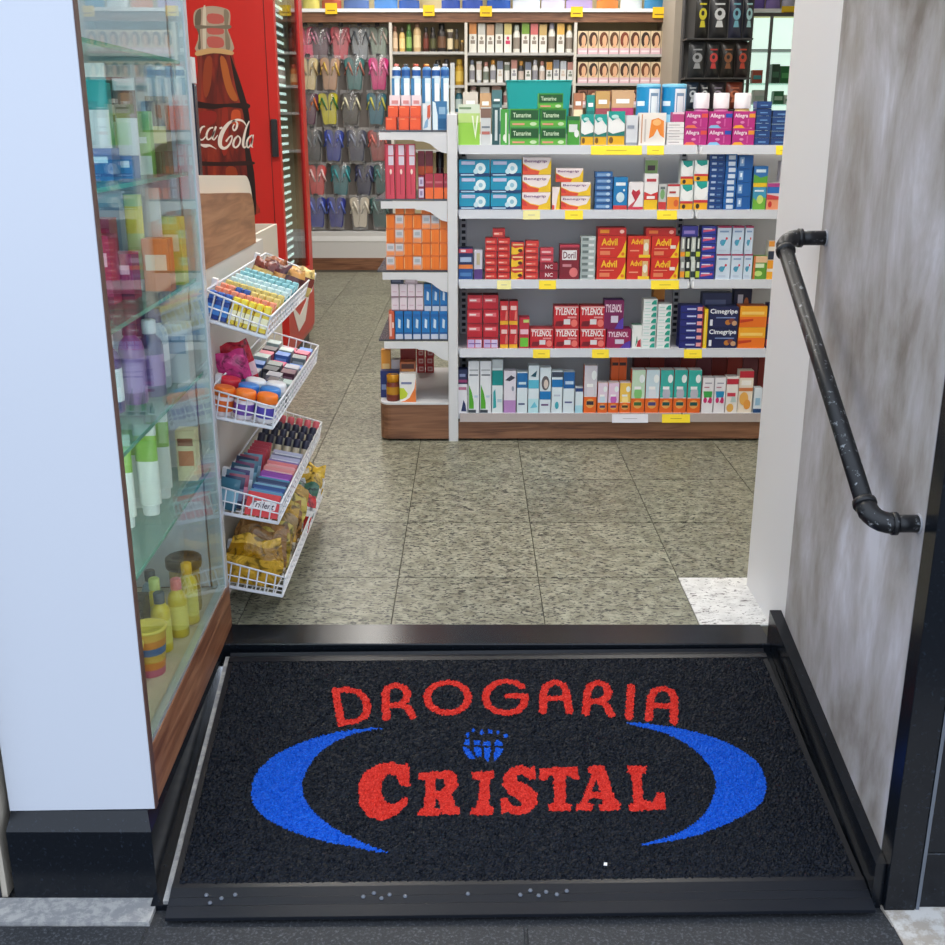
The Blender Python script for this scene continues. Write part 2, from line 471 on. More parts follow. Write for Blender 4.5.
def smooth_closed(p, n=4):
    out = []
    for i in range(len(p)):
        p0, p1, p2, p3 = p[i - 1], p[i], p[(i + 1) % len(p)], p[(i + 2) % len(p)]
        for k in range(n):
            t = k / n
            out.append(tuple(0.5 * (2 * p1[j] + (p2[j] - p0[j]) * t + (2 * p0[j] - 5 * p1[j] + 4 * p2[j] - p3[j]) * t * t + (3 * p1[j] - p0[j] - 3 * p2[j] + p3[j]) * t ** 3) for j in (0, 1)))
    return out
def inside(P, poly):
    x, y = P[:, 0], P[:, 1]; r = np.zeros(len(P), bool)
    n = len(poly)
    for i in range(n):
        (x1, y1), (x2, y2) = poly[i], poly[(i + 1) % n]
        if y1 == y2: continue
        r ^= ((y1 > y) != (y2 > y)) & (x < (x2 - x1) * (y - y1) / (y2 - y1) + x1)
    return r
def near(P, line, hw):
    r = np.zeros(len(P), bool)
    for a, b in zip(line[:-1], line[1:]):
        a = np.array(a); d = np.array(b) - a; L2 = max(d.dot(d), 1e-9)
        t = np.clip(((P - a) @ d) / L2, 0, 1)
        r |= np.hypot(*(P - a - t[:, None] * d).T) < hw
    return r
HW = 0.0092
strokes = [  # rounded single-line capitals of the upper word
    (A, [[(322, 202), (338, 297)], [(322, 205), (350, 200), (385, 208), (405, 228), (411, 252), (402, 276), (380, 288), (338, 295)]]),
    (A, [[(463, 280), (460, 212), (468, 195), (488, 189), (512, 196), (522, 213), (516, 232), (498, 243), (470, 246)], [(500, 242), (522, 250), (536, 276)]]),
    (A, [[(633 + 57 * math.cos(t * .2618), 223 + 42 * math.sin(t * .2618)) for t in range(25)]]),
    (A, [[(838, 192), (820, 181), (795, 177), (765, 184), (743, 202), (738, 224), (746, 246), (768, 262), (798, 267), (828, 260), (845, 242), (848, 218), (800, 219)]]),
    (B, [[(175, 262), (176, 210), (185, 190), (208, 179), (230, 188), (240, 208), (247, 262)], [(177, 226), (242, 226)]]),
    (B, [[(294, 266), (298, 208), (306, 190), (328, 181), (350, 190), (357, 208), (350, 224), (332, 232), (306, 234)], [(334, 233), (352, 245), (364, 272)]]),
    (B, [[(420, 192), (413, 277)]]),
    (B, [[(468, 283), (474, 222), (484, 204), (508, 197), (530, 206), (539, 224), (538, 291)], [(474, 244), (538, 248)]]),
]
shapes = [
    (A, [(525, 405), (529, 470), (503, 470), (490, 442), (468, 434), (452, 455), (449, 490), (460, 513), (482, 520), (505, 505), (523, 499), (520, 522), (490, 551), (450, 567), (412, 556), (388, 522), (384, 470), (402, 430), (440, 408), (480, 401), (505, 412)], None),
    (A, [(550, 434), (640, 425), (658, 440), (662, 468), (645, 492), (655, 525), (667, 532), (665, 549), (617, 549), (605, 506), (598, 506), (598, 530), (612, 536), (610, 553), (550, 553), (553, 536), (567, 530), (572, 456), (550, 450)], [(600, 450), (620, 448), (626, 466), (615, 482), (600, 482)]),
    (A, [(700, 430), (762, 428), (764, 445), (750, 452), (748, 520), (763, 533), (758, 551), (697, 549), (698, 532), (715, 525), (722, 455), (702, 448)], None),
    (B, [(66, 440), (85, 420), (115, 411), (138, 420), (152, 412), (156, 450), (138, 453), (120, 438), (101, 440), (103, 453), (135, 468), (159, 490), (160, 520), (135, 545), (102, 550), (76, 541), (60, 546), (57, 505), (75, 503), (90, 524), (114, 524), (112, 511), (80, 492), (62, 468)], None),
    (B, [(165, 420), (270, 415), (275, 451), (255, 449), (246, 439), (238, 440), (238, 515), (255, 521), (252, 539), (190, 539), (190, 522), (206, 515), (203, 440), (192, 441), (182, 456), (165, 453)], None),
    (B, [(300, 415), (345, 412), (374, 500), (390, 519), (388, 536), (330, 538), (330, 521), (342, 516), (338, 503), (305, 503), (300, 515), (315, 521), (312, 539), (265, 538), (268, 520), (280, 515), (310, 436), (298, 430)], [(322, 452), (333, 486), (309, 486)]),
    (B, [(410, 412), (462, 415), (460, 432), (448, 437), (453, 508), (478, 513), (492, 488), (512, 488), (515, 535), (415, 539), (412, 522), (425, 515), (420, 437), (408, 432)], None),
]
cres = [A([(462, 307), (350, 315), (250, 340), (160, 380), (105, 430), (88, 480), (100, 530), (150, 572), (250, 612), (380, 641), (469, 655), (400, 628), (300, 575), (245, 520), (230, 470), (245, 420), (290, 365), (370, 325)]),
        B([(402, 293), (500, 300), (600, 320), (700, 355), (765, 400), (793, 450), (790, 495), (765, 530), (690, 572), (580, 612), (443, 635), (550, 600), (620, 550), (650, 490), (652, 450), (630, 405), (590, 365), (520, 325)])]
MX0, MX1, MS0, MS1, ST_ = -0.660, 0.660, 0.010, 0.694, 0.0031
nx = int((MX1 - MX0) / ST_); ns = int((MS1 - MS0) / ST_)
gx, gs = np.meshgrid(np.linspace(MX0, MX1, nx + 1), np.linspace(MS0, MS1, ns + 1))
rng = np.random.default_rng(3)
jx = gx + rng.uniform(-.0011, .0011, gx.shape); js = gs + rng.uniform(-.0011, .0011, gs.shape)
hz = 0.0060 + rng.uniform(0, .0045, gx.shape)
edge = (gx <= MX0 + 1e-6) | (gx >= MX1 - 1e-6) | (gs <= MS0 + 1e-6) | (gs >= MS1 - 1e-6)
hz[edge] = 0.0; jx[edge] = gx[edge]; js[edge] = gs[edge]
V = np.stack([jx.ravel(), js.ravel(), hz.ravel()], 1)
idx = np.arange((nx + 1) * (ns + 1)).reshape(ns + 1, nx + 1)
Q = np.stack([idx[:-1, :-1], idx[:-1, 1:], idx[1:, 1:], idx[1:, :-1]], -1).reshape(-1, 4)
C = V[Q][:, :, :2].mean(1)
cls = np.zeros(len(Q), int)
names = ['pile']
def mark(mask, nm):
    names.append(nm); cls[mask] = len(names) - 1
for c in cres: mark(inside(C, smooth_closed(c, 4)), 'crescent')
for T, lines in strokes:
    r = np.zeros(len(C), bool)
    for l in lines: r |= near(C, T(l), HW)
    mark(r, 'letter')
for T, outer, hole in shapes:
    r = inside(C, T(outer))
    if hole: r &= ~inside(C, T(hole))
    mark(r, 'letter')
gr = np.zeros(len(C), bool)     # globe: dots above, leaf-shaped meridian segments below
def G(pts): return [mp(455 + x / 15.75, 720 + y / 15.75) for x, y in pts]
for cx_, cy_, r_ in ((200, 280, 34), (290, 205, 26), (420, 235, 34), (555, 225, 36), (670, 235, 28), (795, 290, 36)):
    gr |= inside(C, G([(cx_ + r_ * math.cos(k * .785), cy_ + r_ * 1.1 * math.sin(k * .785)) for k in range(8)]))
for P_ in ([(160, 350), (235, 345), (240, 440), (150, 440)], [(290, 355), (395, 360), (395, 440), (290, 440)], [(440, 370), (550, 370), (550, 445), (440, 445)], [(650, 350), (690, 360), (770, 450), (610, 450)],
           [(125, 475), (215, 480), (330, 660), (220, 650), (150, 570)], [(285, 465), (410, 480), (425, 610), (350, 640)], [(455, 475), (560, 480), (560, 560), (520, 710), (465, 640)], [(640, 480), (770, 490), (720, 590), (610, 710), (610, 600)]):
    gr |= inside(C, G(P_))
mark(gr, 'globe_emblem')

def fibre_mat(name, c1, c2, rough):
    m, nt, b, n, L = nodes_mat(name)
    geo = n('ShaderNodeNewGeometry')
    a = n('ShaderNodeTexNoise'); a.inputs['Scale'].default_value = 330; a.inputs['Detail'].default_value = 2
    L(geo.outputs['Position'], a.inputs['Vector'])
    r = ramp(n, [(0.42, c1), (0.68, c2)])
    L(a.outputs['Fac'], r.inputs[0]); L(r.outputs[0], b.inputs['Base Color'])
    b.inputs['Roughness'].default_value = rough; b.inputs['Specular IOR Level'].default_value = 0.16
    return m
F_BLACK = fibre_mat('black_vinyl_loop', (4, 7, 13), (21, 28, 41), 0.5)
F_RED = fibre_mat('red_vinyl_loop', (180, 34, 26), (208, 54, 42), 0.6)
F_BLUE = fibre_mat('blue_vinyl_loop', (3, 66, 170), (8, 92, 200), 0.6)
RUBBER = M((13, 17, 25), 0.34, 0.0, 0.0, 0.35)
mat_o = thing('entrance_mat', 'black loop doormat with red shop name and two blue crescents on the ramp', 'doormat', loc=mo)
for k, nm in enumerate(names):
    q = Q[cls == k]
    if not len(q): continue
    used, inv = np.unique(q, return_inverse=True)
    me = bpy.data.meshes.new(nm)
    me.from_pydata(V[used].tolist(), [], inv.reshape(-1, 4).tolist())
    me.materials.append({'pile': F_BLACK, 'crescent': F_BLUE, 'letter': F_RED, 'globe_emblem': F_BLUE}[nm])
    o = mobj(nm, me, mat_o)
    if nm == 'letter': o['label'] = 'red capital letter'
    if nm == 'crescent': o['label'] = 'bright blue crescent'
    if nm == 'globe_emblem': o['label'] = 'small blue segmented globe'
XB0, XB1 = MX0 - .010, MX1 + .010
fb = MB().prism([(-0.062, -.004), (-.060, .0015), (-.036, .005), (-.034, .0035), (-.018, .0065), (-.016, .005), (.004, .0085), (.014, .0085), (.014, -.004)], 'x', XB0, XB1, RUBBER)
mobj('border_strip', fb, mat_o)['label'] = 'ridged black rubber border strip'
for (x, s) in ((.02, -.01), (.05, -.014), (.0, -.02), (.035, -.022), (.09, -.012), (-.3, -.02), (-.28, -.012), (-.25, -.016), (-.22, -.02), (-.265, -.024), (-.6, -.012), (-.57, -.02), (-.545, -.012), (-.59, -.03), (-.1, -.016), (.07, -.02)):
    mobj('grip_stud', MB().lathe([(.0045, 0), (.004, .002), (.0015, .003)], M((96, 102, 112), .5), 6, (x, s, .0062)), mat_o)
bb = MB().prism([(MS1 - .004, -.003), (MS1 - .002, .0085), (MS1 + .012, .0085), (MS1 + .026, .004), (MS1 + .034, .0085), (MS1 + .037, .0), (MS1 + .037, -.003)], 'x', XB0, XB1, RUBBER)
mobj('border_strip', bb, mat_o)
mobj('border_strip', MB().box(XB0, .014, -.003, MX0 + .002, MS1 - .004, .006, RUBBER), mat_o)
mobj('border_strip', MB().box(MX1 - .002, .014, -.003, XB1, MS1 - .004, .006, RUBBER), mat_o)

jb = MB().box(XB0 - .012, -.02, -.010, XB0 - .001, MS1 + .028, .001, CONCRETE).mesh('trim_2'); jb.transform(MB4)
jo = struct('trim_2', jb, 'grey mortar joint along the left edge of the mat', 'joint'); jo.location = mo

sx_, sy_ = mp(605, 868)
scr = MB().prism([(sx_ - .004, sy_ - .003), (sx_ + .003, sy_ - .004), (sx_ + .004, sy_ + .003), (sx_ - .002, sy_ + .004)], 'z', .0105, .0115, M((225, 225, 225), .7)).mesh('paper_scrap'); scr.transform(MB4)
so = obj('paper_scrap', scr, loc=mo); tag(so, 'tiny white paper scrap lying on the black mat', 'paper scrap')

# ------------------------------------------------------------------ handrail
hr = thing('handrail', 'black pipe handrail fixed to the grey plaster wall', 'handrail', (WX, 1.80, 0.58))
inv = Matrix.Translation((-WX, -1.80, -0.58))
PIPE = speckle_mat('worn_black_paint', (20, 21, 24), (180, 184, 188), 62, 0.585, 0.42)
pA, pB = Vector((0.689, 2.464, 1.012)), Vector((0.703, 1.800, 0.583))
def pipe(name, pts, r, mat=PIPE, n=14):
    o = obj(name, MB().tube(pts, r, mat, n), hr); o.matrix_parent_inverse = Matrix.Identity(4)
    o.data.transform(inv); return o
dv = (pB - pA).normalized()
pipe('rail_pipe', [pA + dv * .02, pB - dv * .02], 0.0165)
def elbow(c, d):
    pts = []
    for k in range(7):
        t = k / 6
        a = c + d * .045 * (1 - t) ** 2 + Vector((.045, 0, 0)) * t ** 2
        pts.append(a)
    pipe('elbow_joint', pts, 0.0188)
    pipe('collar', [c + d * .040, c + d * .050], 0.0212)
    pipe('collar', [c + Vector((.036, 0, 0)), c + Vector((.045, 0, 0))], 0.0208)
    pipe('wall_stub', [c + Vector((.03, 0, 0)), Vector((WX + .001, c.y, c.z))], 0.0160)
    pipe('wall_flange', [Vector((WX - .003, c.y, c.z)), Vector((WX + .001, c.y, c.z))], 0.0185, M((150, 150, 154), .7))
elbow(pA, dv); elbow(pB, -dv)

# ================================================================== GLASS DISPLAY CASE (left of the entrance)
GX = -0.620                         # plane of the glass
dc = thing('display_case', 'tall white display case with glass side and walnut base rail', 'display case', (-0.75, 2.2, 0))
dc.rotation_euler = (0, 0, math.radians(1.4))
dci = Matrix.Translation((0.75, -2.2, 0))
def part(name, mb, parent=dc, base=dci, label=None):
    me = mb.mesh(name) if isinstance(mb, MB) else mb
    me.transform(base)
    o = bpy.data.objects.new(name, me); COL.objects.link(o); o.parent = parent
    if label: o['label'] = label
    return o
part('front_panel', MB().bbox(-0.892, 1.795, 0.001, -0.616, 1.815, 2.33, PANEL_WHITE, .001))
part('edge_trim', MB().box(-0.6158, 1.795, 0.001, -0.6135, 1.813, 2.33, M((92, 66, 56), .5)))
part('back_panel', MB().box(-0.892, 1.8155, 0.001, -0.880, 2.58, 2.33, PANEL_WHITE))
part('end_panel', MB().box(-0.8795, 2.560, 0.13, -0.655, 2.58, 2.33, PANEL_WHITE))
part('top_panel', MB().box(-0.892, 1.8155, 2.3305, -0.616, 2.58, 2.345, PANEL_WHITE))
part('base_board', MB().box(-0.8795, 1.8155, 0.115, -0.634, 2.5595, 0.128, M((205, 190, 165), .5)))
part('base_rail', MB().bbox(-0.633, 1.8155, 0.001, GX + .004, 2.60, 0.126, WOOD_Y, .002), label='walnut base rail under the glass')
part('base_return', MB().box(-0.8795, 2.581, 0.001, -0.6335, 2.60, 0.126, WOOD_X))
part('door_track', MB().box(-0.634, 1.8155, 0.127, GX + .003, 2.575, 0.137, M((200, 205, 205), .3, .5)))
part('glass_pane', MB().box(GX - .003, 1.8165, 0.1375, GX + .003, 2.553, 2.30, GLASS))
part('frame_post', MB().bbox(-0.650, 2.5535, 0.128, GX + .006, 2.585, 2.33, M((206, 214, 220), .25, .3), .002), label='pale aluminium end post')
SHELF_Z = (1.385, 1.150, 0.912, 0.690, 0.450)
for z in SHELF_Z:
    s_ = part('glass_shelf', MB().box(-0.876, 1.822, z - .008, -0.632, 2.556, z, GLASS_SHELF))
    part('shelf_edge', MB().box(-0.6318, 1.822, z - .008, -0.6308, 2.556, z, M((88, 168, 152), .2)), s_)
part('led_strip', MB().box(-0.640, 1.8155, 0.30, -0.630, 1.819, 2.2, WHITE))
for k in range(46):
    z = 0.62 + k * 0.025
    part('led', MB().box(-0.6385, 1.8192, z, -0.6315, 1.8215, z + .010, M((240, 246, 255), .4, 0, 7.0)))

cl = bpy.data.lights.new('case_led_light', 'AREA'); cl.shape = 'RECTANGLE'; cl.size = 0.012; cl.size_y = 1.5; cl.energy = 2.6; cl.color = (.92, .97, 1.0)
clo = bpy.data.objects.new('case_led_light', cl); clo.location = (-0.645, 1.825, 1.1); clo.rotation_euler = (math.radians(90), 0, math.radians(14)); COL.objects.link(clo)

# ------------------------------------------------------------------ generic packages
def bottle_parts(r, h, body, cap, label=None, cap_h=0.18, neck=0.5, n=12, sx=1.0, sy=1.0):
    hb = h * (1 - cap_h)
    b = MB().lathe([(r * .92, 0), (r, h * .03), (r, hb * .80), (r * .85, hb * .90), (r * neck, hb * .97), (r * neck, hb)], M(body, .3), n, sx=sx, sy=sy).mesh('body')
    c = MB().lathe([(r * neck * 1.15, hb + .0005), (r * neck * 1.15, h * .985), (r * neck * .95, h)], M(cap, .35), n, sx=sx, sy=sy).mesh('cap')
    l = None
    if label:
        l = MB().lathe([(r * 1.012, hb * .18), (r * 1.012, hb * .68)], M(label, .4), n, sx=sx, sy=sy).mesh('label_band')
    return b, c, l
def bottle(meshes, name, lab, cat, x, y, z, group=None, mw=None):
    t = thing(name, lab, cat, (x, y, z), group, mw=mw)
    obj('body', meshes[0], t); obj('cap', meshes[1], t)
    if meshes[2]: obj('label_band', meshes[2], t)
    return t

FOIL = {}
def foil(rgb):
    if rgb in FOIL: return FOIL[rgb]
    m, nt, b, n, L = nodes_mat('printed_film_%02x%02x%02x' % rgb)
    geo = n('ShaderNodeNewGeometry')
    a = n('ShaderNodeTexNoise'); a.inputs['Scale'].default_value = 34; a.inputs['Detail'].default_value = 3; a.inputs['Distortion'].default_value = 1.2
    L(geo.outputs['Position'], a.inputs['Vector'])
    dk = tuple(int(v * .55) for v in rgb); lt = tuple(min(255, int(v * 1.12 + 26)) for v in rgb)
    r = ramp(n, [(.34, dk), (.48, rgb), (.60, rgb), (.72, lt)])
    L(a.outputs['Fac'], r.inputs[0]); L(r.outputs[0], b.inputs['Base Color'])
    b.inputs['Roughness'].default_value = .25
    bp = n('ShaderNodeBump'); bp.inputs['Strength'].default_value = .6; bp.inputs['Distance'].default_value = .006
    L(a.outputs['Fac'], bp.inputs['Height']); L(bp.outputs[0], b.inputs['Normal'])
    FOIL[rgb] = m
    return m
def pillow_mesh(w, h, d, base, band=None, nx=10, nz=12, wob=0.0, crimp=True):
    """flexible pouch standing on its lower edge: bulged front and back, flat crimped ends"""
    mb = MB(); rnd = random.Random(int(w * 9e4) + int(h * 7e3) + sum(base)); ph = rnd.uniform(0, 6)
    def prof(i, j):
        a = i / nx; b = j / nz
        t = (max(0.0, math.sin(math.pi * a)) ** .6) * (max(0.0, math.sin(math.pi * b)) ** .5)
        return d / 2 * t * (1 + wob * 1.6 * math.sin(9 * a + 5 * b + ph) * math.cos(7 * b - 4 * a + ph))
    for sgn in (-1, 1):
        vs = []
        for j in range(nz + 1):
            for i in range(nx + 1):
                a, b = i / nx, j / nz
                if wob:
                    vs.append(((a - .5) * w * (1 - .10 * abs(2 * b - 1) ** 3 + wob * .5 * math.sin(7 * b + ph)), sgn * prof(i, j), b * h * (1 + wob * .45 * (b * b) * math.sin(9 * a + ph))))
                else: vs.append(((a - .5) * w, sgn * prof(i, j), b * h))
        fa, fb_ = [], []
        for j in range(nz):
            for i in range(nx):
                q = (j * (nx + 1) + i, j * (nx + 1) + i + 1, (j + 1) * (nx + 1) + i + 1, (j + 1) * (nx + 1) + i)
                if sgn > 0: q = q[::-1]
                z = (j + .5) / nz
                (fb_ if band and band[0] < z < band[1] else fa).append(q)
        mb.add(vs, fa, foil(tuple(base)) if wob else M(base, .28), True)
        if fb_: mb.add(vs, fb_, foil(tuple(band[2])) if wob else M(band[2], .28), True)
    return mb.mesh('pouch')

def tube_parts(w, h, body, cap, band=None):
    """squeeze tube standing on its cap, flat crimp at the top"""
    mb = MB(); n = 12; prof = [(1.0, .6, .12), (1.0, .55, .3), (1.0, .42, .6), (1.02, .2, .88), (1.03, .03, .97), (1.03, .03, 1.0)]
    vs = []
    for sx, sy, z in prof:
        for k in range(n):
            a = 2 * math.pi * k / n
            vs.append((w / 2 * sx * math.cos(a), w / 2 * sy * math.sin(a), z * h))
    fs = [(j * n + k, j * n + (k + 1) % n, (j + 1) * n + (k + 1) % n, (j + 1) * n + k) for j in range(len(prof) - 1) for k in range(n)]
    mb.add(vs, fs, M(body, .35), True); mb.add(vs[-n:], [tuple(range(n))], M(body, .35))
    if band:
        for f in (2,):
            for q in range(f * n, f * n + n): mb.mi[q] = mb.m(M(band, .35))
    cp = MB().lathe([(w * .36, 0), (w * .38, .005), (w * .40, h * .11), (w * .42, h * .12)], M(cap, .35), n, sy=.8)
    return mb.mesh('body'), cp.mesh('cap'), None

# ------------------------------------------------------------------ things inside the display case: shelf index -> x, y
def case_box(z, x, y, w, h, d, base, prints, lab, top=None, name='boxed_product', cat='box'):
    put(carton_mesh(w * 1.12, min(h * 1.22, .205), d, base, prints, top), name, lab, cat, x, y, z)
z = SHELF_Z[1]
case_box(z, -.80, 2.36, .10, .15, .05, (60, 150, 150), [('r', 0, .0, 1, .45, (206, 214, 214)), ('r', .15, .25, .85, .36, (50, 60, 66))], 'teal and white box at the back of upper case shelf')
bottle(tube_parts(.052, .215, (216, 222, 228), (70, 140, 150), (60, 150, 156)), 'cream_tube', 'tall white tube with teal band on the upper case shelf', 'tube', -.735, 2.25, z)
bottle(tube_parts(.044, .19, (206, 208, 212), (90, 60, 60), (96, 70, 66)), 'cream_tube', 'white tube with brown band on the upper case shelf', 'tube', -.700, 2.33, z)
case_box(z, -.755, 2.43, .05, .16, .05, (88, 60, 54), [('r', 0, .0, 1, .55, (196, 196, 190)), ('r', .1, .62, .9, .72, (200, 190, 170))], 'brown topped slim box beside the tubes in the case')
case_box(z, -.695, 2.42, .035, .105, .035, (150, 196, 96), [('r', 0, 0, 1, .3, (236, 240, 230)), ('r', .2, .5, .8, .6, (240, 250, 230))], 'small lime green box in the glass case')
case_box(z, -.668, 2.45, .035, .13, .04, (110, 90, 60), [('r', 0, .4, 1, .62, (210, 190, 130))], 'olive brown slim box near the case end post')
case_box(z, -.715, 2.16, .07, .048, .05, (40, 88, 150), [('r', .1, .55, .9, .75, (180, 206, 230))], 'low blue box at the front of upper case shelf')
case_box(z, -.690, 2.24, .05, .035, .05, (50, 104, 168), [('r', .1, .5, .9, .8, (206, 220, 236))], 'flat blue box beneath the white tubes')
case_box(z, -.755, 2.13, .05, .04, .05, (150, 60, 80), [('r', .1, .4, .9, .6, (236, 206, 210))], 'flat maroon box on the upper case shelf')
z = SHELF_Z[2]
case_box(z, -.785, 2.40, .075, .20, .02, (206, 214, 226), [('r', .1, .12, .9, .88, (150, 174, 200)), ('e', .5, .5, .25, .2, (120, 110, 130))], 'pale blue framed card standing in the middle case shelf', name='display_card', cat='card')
bottle(tube_parts(.038, .20, (196, 206, 130), (230, 232, 230), (226, 206, 60)), 'cream_tube', 'slim yellow green tube in the middle of the case', 'tube', -.712, 2.36, z)
bottle(tube_parts(.038, .21, (208, 204, 204), (190, 190, 196), None), 'cream_tube', 'slim pale grey tube in the middle of the case', 'tube', -.690, 2.42, z)
for k, (x, y, hh) in enumerate(((-.735, 2.18, .11), (-.715, 2.25, .075), (-.76, 2.27, .13))):
    case_box(z, x, y, .055, hh, .05, (150, 44, 84), [('r', .1, .55, .9, .75, (226, 170, 190)), ('r', 0, 0, 1, .12, (90, 40, 70))], ['tall', 'low', 'rear'][k] + ' magenta box on the middle case shelf')
case_box(z, -.668, 2.36, .05, .09, .04, (214, 120, 64), [('r', .1, .4, .9, .7, (240, 214, 190))], 'orange box imitating the end display reflection, near the glass on middle case shelf')  # added box imitates the end display's orange cartons mirrored in the glass
case_box(z, -.665, 2.46, .05, .12, .04, (196, 200, 90), [('r', .1, .5, .9, .75, (240, 240, 200))], 'yellow green box next to the case end post')
z = SHELF_Z[3]
for k, (x, y, b, c) in enumerate(((-.735, 2.17, (92, 60, 120), (200, 200, 210)), (-.71, 2.25, (120, 74, 140), (70, 60, 90)), (-.745, 2.31, (210, 214, 224), (60, 70, 110)), (-.69, 2.32, (64, 70, 120), (210, 210, 220)), (-.70, 2.40, (190, 200, 214), (90, 80, 130)))):
    bottle(bottle_parts(.027, .165 + .012 * (k % 3), b, c, (226, 226, 236) if k % 2 == 0 else (150, 120, 180)), 'lotion_bottle', ['purple bottle with silver cap', 'violet bottle with dark cap', 'white bottle with navy cap', 'navy bottle with white cap', 'pale blue bottle with violet cap'][k] + ' on the lower case shelf', 'bottle', x, y, z)
case_box(z, -.79, 2.44, .12, .15, .04, (70, 80, 130), [('r', .1, .3, .9, .6, (190, 200, 224)), ('r', .1, .68, .6, .8, (130, 190, 190))], 'dark blue box behind the bottles in the case')
case_box(z, -.665, 2.46, .045, .11, .05, (206, 210, 216), [('r', .1, .5, .9, .8, (120, 150, 180))], 'white and blue box behind the glass end post')
z = SHELF_Z[4]
for k, (x, y) in enumerate(((-.72, 2.14), (-.69, 2.22), (-.73, 2.27), (-.695, 2.33), (-.72, 2.42))):
    bottle(tube_parts(.048, .20, (228, 232, 226), (240, 242, 240), (140, 190, 80)), 'cream_tube', ORD[k] + ' white tube with green band on the low case shelf, from the front', 'tube', x, y, z, 'white and green tubes in the case')
case_box(z, -.668, 2.47, .04, .10, .04, (232, 222, 180), [('r', .1, .3, .9, .6, (206, 120, 80)), ('r', .1, .7, .9, .85, (150, 90, 70))], 'cream box with orange print on the low case shelf')
z = 0.1282
for k, (x, y) in enumerate(((-.712, 2.02), (-.688, 2.110))):
    t = thing('snack_cup', ['striped paper cup nearest the white panel in the case', 'striped paper cup behind another at the case bottom'][k], 'cup', (x, y, z), 'striped cups in the case')
    cb = MB(); cols = [(206, 110, 130), (230, 140, 60), (224, 180, 70), (96, 120, 160), (232, 150, 60), (236, 190, 80)]
    for q, c in enumerate(cols): cb.lathe([(.030 + .0015 * q, .017 * q), (.030 + .0015 * (q + 1), .017 * (q + 1))], M(c, .4), 14)
    obj('body', cb, t)
    obj('lid', MB().lathe([(.041, .1025), (.042, .108), (.036, .109), (.030, .105), (.0, .105)], M((232, 206, 90), .4), 14), t)
t = thing('cream_jar', 'amber jar with wide black ring lid at the case bottom', 'jar', (-.690, 2.43, z))
obj('body', MB().lathe([(.034, 0), (.036, .01), (.036, .10), (.034, .112)], M((166, 140, 70), .25), 16), t)
obj('lid', MB().lathe([(.042, .1125), (.043, .118), (.043, .135), (.040, .138), (.028, .138), (.028, .134), (0, .134)], M((32, 34, 38), .4), 16), t)
for k, (x, y, b, c) in enumerate(((-.690, 2.215, (226, 200, 50), (70, 84, 96)), (-.715, 2.27, (230, 206, 40), (200, 212, 120)), (-.672, 2.29, (222, 196, 50), (226, 110, 110)), (-.665, 2.36, (226, 200, 60), (232, 180, 50)), (-.745, 2.34, (120, 150, 170), (60, 70, 80)))):
    bottle(bottle_parts(.022, .14 + .01 * (k % 2), b, c, (240, 226, 110) if k < 4 else None), 'lotion_bottle', ['yellow bottle with slate cap', 'yellow bottle with pale green cap', 'yellow bottle with coral cap', 'yellow bottle with amber cap', 'blue grey bottle with dark cap'][k] + ' at the case bottom', 'bottle', x, y, z)
case_box(z, -.745, 2.19, .06, .115, .05, (36, 40, 44), [('r', .1, .6, .9, .8, (110, 116, 120))], 'black box between the cups and the yellow bottles')

# ================================================================== CHECKOUT COUNTER
CXF = -0.672
ct = thing('checkout_counter', 'white checkout counter with curved walnut panel behind the display case', 'counter', (-1.0, 3.1, 0))
cti = Matrix.Translation((1.0, -3.1, 0))
def cpart(name, mb, label=None): return part(name, mb, ct, cti, label)
cpart('body', MB().box(-1.25, 2.625, 0.0, CXF - .003, 3.60, 0.90, M((206, 204, 198), .45)))
def rounded(y1, z0, zr_, zl, r):
    return [(2.62, z0), (y1, z0), (y1, zr_ - r)] + [(y1 - r + r * math.cos(math.radians(a)), zr_ - r + r * math.sin(math.radians(a))) for a in range(12, 91, 13)] + [(2.62, zl)]
cpart('wood_panel', MB().prism(rounded(3.46, .902, 1.056, 1.098, .065), 'x', -0.70, CXF + .002, WOOD_PALE), 'curved walnut panel')
cpart('end_sheet', MB().prism(rounded(3.60, .9005, 1.102, 1.140, .10), 'x', -0.722, -0.7005, CREAM), 'cream rounded sheet behind the walnut panel')
cpart('worktop', MB().bbox(-1.25, 2.625, 0.9005, -0.7225, 3.60, 0.935, CREAM, .003))
# low cabinet further along
lc = thing('low_cabinet', 'cream low cabinet with walnut inset beside the checkout counter', 'cabinet', (-0.86, 3.75, 0))
lci = Matrix.Translation((0.86, -3.75, 0))
part('body', MB().box(-1.15, 3.62, 0, -0.735, 4.22, 0.80, CREAM), lc, lci)
part('side_rim', MB().box(-0.745, 3.62, 0.8005, -0.735, 4.22, 0.895, CREAM), lc, lci)
part('back_rim', MB().box(-1.15, 4.21, 0.8005, -0.7455, 4.22, 0.895, CREAM), lc, lci)
part('wood_inset', MB().box(-1.13, 3.64, 0.8005, -0.747, 4.205, 0.835, WOOD_Y), lc, lci)
# screen on the counter
mn = thing('monitor', 'dark monitor with white top edge on the checkout counter', 'monitor', (-0.822, 3.05, .935))
obj('stand', MB().box(-.05, -.04, 0, .05, .04, .012, DARK).box(-.015, -.01, .012, .015, .01, .16, DARK), mn)
obj('screen', MB().bbox(-.13, -.018, .15, .095, .018, .42, M((30, 34, 48), .25), .004), mn)
obj('top_edge', MB().box(-.13, -.018, .4205, .095, .018, .485, M((214, 216, 220), .4)), mn)

